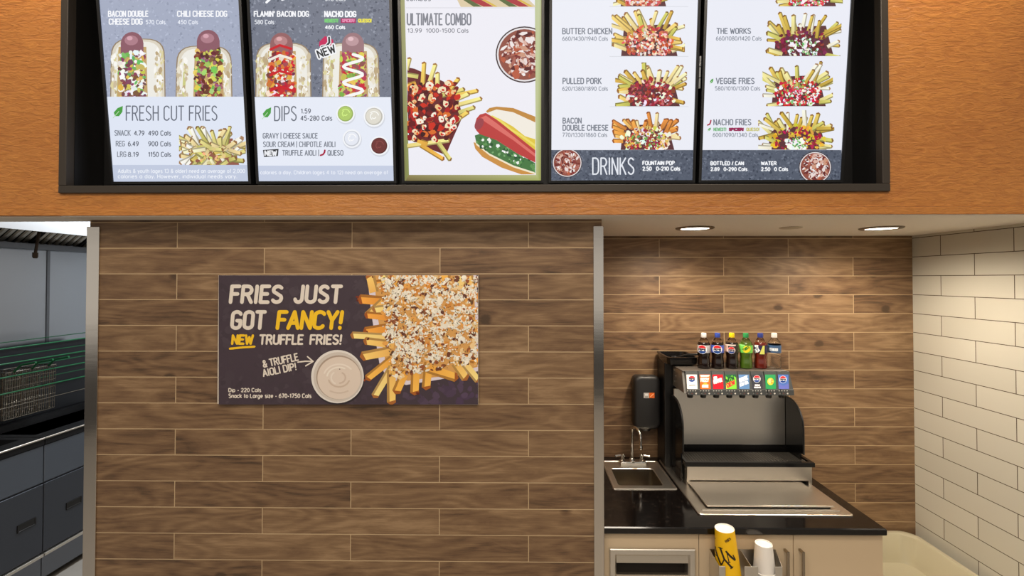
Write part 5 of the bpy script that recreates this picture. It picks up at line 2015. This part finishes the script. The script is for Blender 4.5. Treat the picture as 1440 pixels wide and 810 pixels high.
yz = at_y(1018.3, 742.5, CUPY).z
wz = at_y(1073, 764, CUPY).z
ycup = cup(1024.3, yz, .0445, .0610, .250, M['cup_yellow'], 'takeaway_cup', 'tall yellow paper cup with black lettering upside down in the steel holder', -.075)
cup(1074.5, wz, .0380, .0500, .133, M['cup_white'], 'takeaway_cup', 'topmost white paper cup, upside down in the steel holder', -.02, 'white cups in the holder')
for k in (1, 2):
    cup(1074.5, wz, .0380, .0500, .133, M['cup_white'], 'takeaway_cup', ('white paper cup stacked just below the topmost white one', 'lowest white paper cup with only its rim showing')[k - 1], -.02, 'white cups in the holder', dz=.0115 * k)
for nm, q0, q1, zc_ in (('floor_plate', mx_[0], xm, yz - .2505), ('floor_plate', xm + .002, mx_[5] - .002, wz - .133 - .0235)):
    MB().box(q0 + .003, q1 - .003, HYF + .002, CB - .003, zc_ - .003, zc_ - .0005).build(nm, M['steel'], hold)
# lettering on the yellow cup
ycx = at_y(1024.3, 750, CUPY).x


def yr(z):
    return .0445 + (.0610 - .0445) * (yz - z) / .250 + .0004


class ConeSurf(CylSurf):
    def at(s, px, py, off=0.0):
        p = at_y(px, py, CUPY - .05)
        r = yr(p.z) + off
        cx = ycx + (yz - p.z - .107) * -.04 * 0 + (p.z - (yz - .25)) * math.sin(-.075)
        u = max(-.97, min(.97, (p.x - cx) / r / 1.02))
        ang = math.asin(u) - math.atan2(cx, CUPY) * .9
        return Vector((cx + (r + .0004) * math.sin(ang), CUPY - (r + .0004) * math.cos(ang), p.z))


A = Art(ConeSurf((ycx, CUPY, yz - .1), yr), None, .0002)
c9 = lambda pts: [(980 + x / 9, 725 + y / 9) for x, y in pts]
for w_, pts in ((2.4, [(285, 478), (320, 560), (362, 645)]), (1.3, [(262, 575), (325, 570)]), (1.5, [(268, 540), (282, 600)]), (1.2, [(275, 478), (300, 474)]),
                (2.6, [(352, 440), (400, 560), (492, 650)]), (1.6, [(400, 565), (372, 640)]), (1.2, [(330, 446), (376, 436)]), (1.2, [(478, 662), (505, 640)]),
                (2.6, [(424, 462), (470, 510), (528, 560)]), (1.3, [(428, 462), (458, 590)]), (1.3, [(505, 500), (530, 552)]), (1.2, [(444, 592), (470, 586)]), (1.2, [(366, 688), (392, 690)])):
    A.line(c9(pts), w_, (40, 26, 12), 1)
A.stroke_text('FRIES', 0, 0, 0, 0, .8, (96, 66, 16), 1, rot=(c9([(216, 330)])[0], c9([(282, 385)])[0], 3))
A.stroke_text('FRIES', 0, 0, 0, 0, .8, (96, 66, 16), 1, rot=(c9([(424, 352)])[0], c9([(480, 305)])[0], 3))
A.build('cup_lettering', M['print'], ycup)

# ================================================================== MOP SINK
RZ = at_y(1265, 747.5, D2 - .03).z
ms = MB()
mx0, mx1, my0, my1 = CX1 + .012, XR - .045, 2.30, D2 - .012
rr = lambda e, z, r: rrect(mx0 + e, mx1 - e, my0 + e, my1 - e, r, z, 7)
ms.loft([rr(.02, 0.0, .06), rr(.012, RZ - .08, .08), rr(.0, RZ - .03, .09), rr(.0, RZ - .008, .09), rr(.008, RZ, .09), rr(.030, RZ, .085), rr(.040, RZ - .010, .085), rr(.065, RZ - .15, .08), rr(.075, RZ - .175, .08), rr(.10, RZ - .185, .07)], True, True)
ob = ms.build('mop_sink', M['tub'], None, smooth=True)
tag(ob, 'cream fibreglass mop sink on the floor between the cabinet and white tile wall', 'sink')

# ================================================================== KITCHEN: fryers, rack, hood
FX_ = -3.37                                  # fryer front
FBK = KX + .09


def fryer(y0, y1, label, hp, fmat='dark_iron'):
    t = thing('deep_fryer', label, 'fryer', (FX_, (y0 + y1) / 2, 0), 'fryers along the kitchen wall')
    g = .003
    zt = 1.03
    m = MB()
    m.box(FBK, FX_ - .02, y0 + g, y1 - g, .10, .98)
    m.build('cabinet', M['steel_dark'], t)
    m = MB()
    # top deck with a sunken vat
    oo = lambda e, z: [(FBK + e, y0 + g + e, z), (FX_ + .004 - e, y0 + g + e, z), (FX_ + .004 - e, y1 - g - e, z), (FBK + e, y1 - g - e, z)]
    ii = lambda e, z: [(FBK + .12 + e, y0 + .05 + e, z), (FX_ - .12 - e, y0 + .05 + e, z), (FX_ - .12 - e, y1 - .05 - e, z), (FBK + .12 + e, y1 - .05 - e, z)]
    m.loft([oo(0, .98), oo(0, zt - .006), oo(.004, zt), ii(0, zt), ii(.03, zt - .14)], True, True)
    m.build('vat_top', M['dark_iron'], t)
    MB().tube([(FX_ + .004, y0 + g, zt - .004), (FX_ + .004, y1 - g, zt - .004)], .007, 10).build('front_rail', M['steel_h'], t, smooth=True)
    MB().box(FX_ - .02, FX_ - .002, y0 + g, y1 - g, .72, .975, .002, 1).build('control_panel', plain('grey_fryer_panel', (112, 120, 132), 0.42, 0.85), t)
    dr = MB().box(FX_ - .02, FX_, y0 + g, y1 - g, .235, .708, .002, 1).build('door', M['door_steel'], t)
    hm = at_x(hp[0], hp[1], FX_ + .001)
    hw, hh = .050, .018
    m = MB()
    q_ = lambda e, x: [(x, hm.y - hw - e, hm.z - hh - e), (x, hm.y + hw + e, hm.z - hh - e), (x, hm.y + hw + e, hm.z + hh + e), (x, hm.y - hw - e, hm.z + hh + e)]
    m.loft([q_(.008, FX_), q_(.007, FX_ + .005), q_(.002, FX_ + .005), q_(0, FX_ + .0015)], False, True)
    m.build('recessed_handle', M['black'], dr)
    MB().box(FX_ - .02, FX_ + .012, y0 + g, y1 - g, .205, .226, .003, 2).build('lower_lip', M['steel'], t)
    MB().box(FX_ - .05, FX_ - .01, y0 + g, y1 - g, .05, .200).build('kick_plate', M['steel_dark'], t)
    for yy in (y0 + .06, y1 - .06):
        for xx in (FX_ - .10, FBK + .1):
            MB().lathe([(.02, 0), (.02, .1)], (xx, yy, 0), 12).build('leg', M['steel'], t, smooth=True)
    # flue riser at the back
    MB().box(FBK, FBK + .07, y0 + g, y1 - g, zt, 1.60, .004, 1).build('flue_riser', M[fmat], t)
    return t


ysp = at_x(61, 720, FX_).y
fryer(ysp - .52, ysp, 'nearer fryer with a black recessed grip low on its door', (37.5, 738.5))
fryer(ysp, ysp + .98, 'fryer beside the steel corner guard with its grip near the door top', (104, 707), 'flue_dark')

# green wire rack of baskets standing over the fryers
KR = FX_ - .34
rk = thing('wire_rack', 'green coated wire rail rack standing on the fryer tops', 'rack', (KR, ysp, 1.03))
for (qa, qb) in (((0, 516), (121, 491)), ((0, 534), (121, 508)), ((0, 554), (121, 530)), ((28, 490), (112, 474.5))):
    za = (at_x(*qa, KR).z + at_x(*qb, KR).z) / 2
    MB().tube([(KR - .21, ysp - .55, za + .02), (KR - .21, ysp + .90, za + .02)], .0035, 10).build('green_rail', M['green_coat'], rk, smooth=True)
    MB().tube([(KR, ysp - .55, za), (KR, ysp + .90, za)], .0055, 10).build('green_rail', M['green_coat'], rk, smooth=True)
zr_ = at_x(0, 575, KR).z
MB().tube([(KR + .02, ysp - .55, zr_), (KR + .02, ysp + .90, zr_)], .004, 8).build('lower_rail', M['wire'], rk, smooth=True)
ztop = at_x(60, 482, KR).z + .03
for yy in (ysp - .54, ysp + .89):
    MB().tube([(KR, yy, 1.031), (KR, yy, ztop)], .008, 10).build('post', M['dark_iron'], rk, smooth=True)
    MB().tube([(KR, yy, 1.034), (KR - .20, yy, 1.034)], .008, 10).build('foot', M['dark_iron'], rk, smooth=True)


def fry_basket(yc, zb, label, xo=0.0):
    t = thing('fry_basket', label, 'fry basket', (KR - .12 + xo, yc, zb), 'fry baskets hanging by the rack')
    X0, X1, Y0, Y1, H = KR - .20 + xo, KR - .03 + xo, yc - .055, yc + .055, .34
    m = MB()
    for i in range(8):
        y = Y0 + (Y1 - Y0) * i / 7
        m.tube([(X0, y, zb + H), (X0 + .01, y, zb), (X1 - .01, y, zb), (X1, y, zb + H)], .0022, 5)
    for j in range(7):
        z = zb + H * j / 6
        e = .01 * (1 - j / 6)
        m.tube([(X0 + e, Y0, z), (X1 - e, Y0, z), (X1 - e, Y1, z), (X0 + e, Y1, z), (X0 + e, Y0, z)], .0022, 5)
    for i in range(1, 7):
        x = X0 + (X1 - X0) * i / 7
        m.tube([(x, Y0, zb + H), (x, Y0, zb), (x, Y1, zb), (x, Y1, zb + H)], .0022, 5)
    m.build('wire_mesh', M['wire'], t)
    MB().tube([(X0, Y0, zb + H), (X1, Y0, zb + H), (X1, Y1, zb + H), (X0, Y1, zb + H), (X0, Y0, zb + H)], .004, 8).build('rim_wire', M['wire'], t)
    MB().tube([(X1, yc, zb + H), (X1 + .05, yc, zb + H + .05), (X1 + .16, yc, zb + H + .07)], .008, 8).build('handle', M['green_coat'], t, smooth=True)
    return t


for yc, lab in ((ysp + .13, 'silver wire fry basket hanging nearest on the green rack'), (ysp + .25, 'silver wire fry basket second along the green rack'), (ysp + .37, 'silver wire fry basket third along the green rack, beside the bare rails')):
    fry_basket(yc, 1.12, lab)

# exhaust hood
hood = thing('exhaust_hood', 'steel exhaust hood with slanted baffle filters over the fryers', 'exhaust hood', (-3.6, ysp, 2.44))
HFX = -3.25
z1 = at_x(60, 326, HFX).z
m = MB()
m.box(HFX - .006, HFX, 2.42, 5.2, z1, 3.0, .001, 1)
m.box(KX + .002, HFX - .006, 5.19, 5.2, z1, 3.0)
m.box(KX + .002, HFX - .006, 2.42, 5.2, 2.99, 3.0)
m.box(KX + .002, HFX - .006, 2.42, 2.43, z1, 2.99)
m.build('canopy', plain('pale_hood_steel', (214, 216, 218), 0.35, 0.7), hood)
FLX, FLZ = KX + .06, at_x(60, 342, KX + .06).z
FTX, FTZ = HFX - .30, 2.90
ux, uz = FTX - FLX, FTZ - FLZ
ln = math.hypot(ux, uz)
nx_, nz_ = uz / ln, -ux / ln
y = 2.46
while y < 4.75:
    m = MB()
    w_ = .40
    for k in range(7):
        yy = y + .02 + k * .055
        m.hexa([(FLX, yy, FLZ), (FLX, yy + .036, FLZ), (FLX + nx_ * .012, yy + .030, FLZ + nz_ * .012), (FLX + nx_ * .012, yy + .006, FLZ + nz_ * .012),
                (FTX, yy, FTZ), (FTX, yy + .036, FTZ), (FTX + nx_ * .012, yy + .030, FTZ + nz_ * .012), (FTX + nx_ * .012, yy + .006, FTZ + nz_ * .012)])
    fl = m.build('baffle_filter', M['steel'], hood)
    m = MB()
    for yy in (y, y + w_ - .005):
        m.hexa([(FLX, yy, FLZ), (FLX, yy + .012, FLZ), (FLX + nx_ * .02, yy + .012, FLZ + nz_ * .02), (FLX + nx_ * .02, yy, FLZ + nz_ * .02),
                (FTX, yy, FTZ), (FTX, yy + .012, FTZ), (FTX + nx_ * .02, yy + .012, FTZ + nz_ * .02), (FTX + nx_ * .02, yy, FTZ + nz_ * .02)])
    m.build('filter_frame', M['dark_iron'], fl)
    y += w_ + .012
m = MB()
m.box(KX + .004, KX + .12, 2.44, 5.18, FLZ - .06, FLZ - .012, .003, 1)
m.build('grease_trough', M['steel_dark'], hood)
MB().hexa([(FLX - .02, 2.44, FLZ + .01), (FLX - .02, 5.15, FLZ + .01), (FLX - .015, 5.15, FLZ + .0), (FLX - .015, 2.44, FLZ),
           (FTX - .02, 2.44, FTZ + .02), (FTX - .02, 5.15, FTZ + .02), (FTX - .015, 5.15, FTZ + .01), (FTX - .015, 2.44, FTZ + .01)]).build('plenum', M['dark_iron'], hood)
pz0, pz1 = at_x(55, 326, -3.55), at_x(49.5, 361, -3.55)
m = MB()
m.tube([pz0 + Vector((0, 0.06, 2.99 - pz0.z)), pz0, pz1 + Vector((0, 0, .02))], .009, 10)
m.lathe([(.016, .03), (.016, .0), (.011, -.012)], pz1, 14)
tag(m.build('fire_nozzle_pipe', plain('brown_metal_pipe', (74, 62, 54), 0.4, 0.7), None, smooth=True), 'dark brown nozzle pipe hanging down in front of the hood filters', 'pipe')
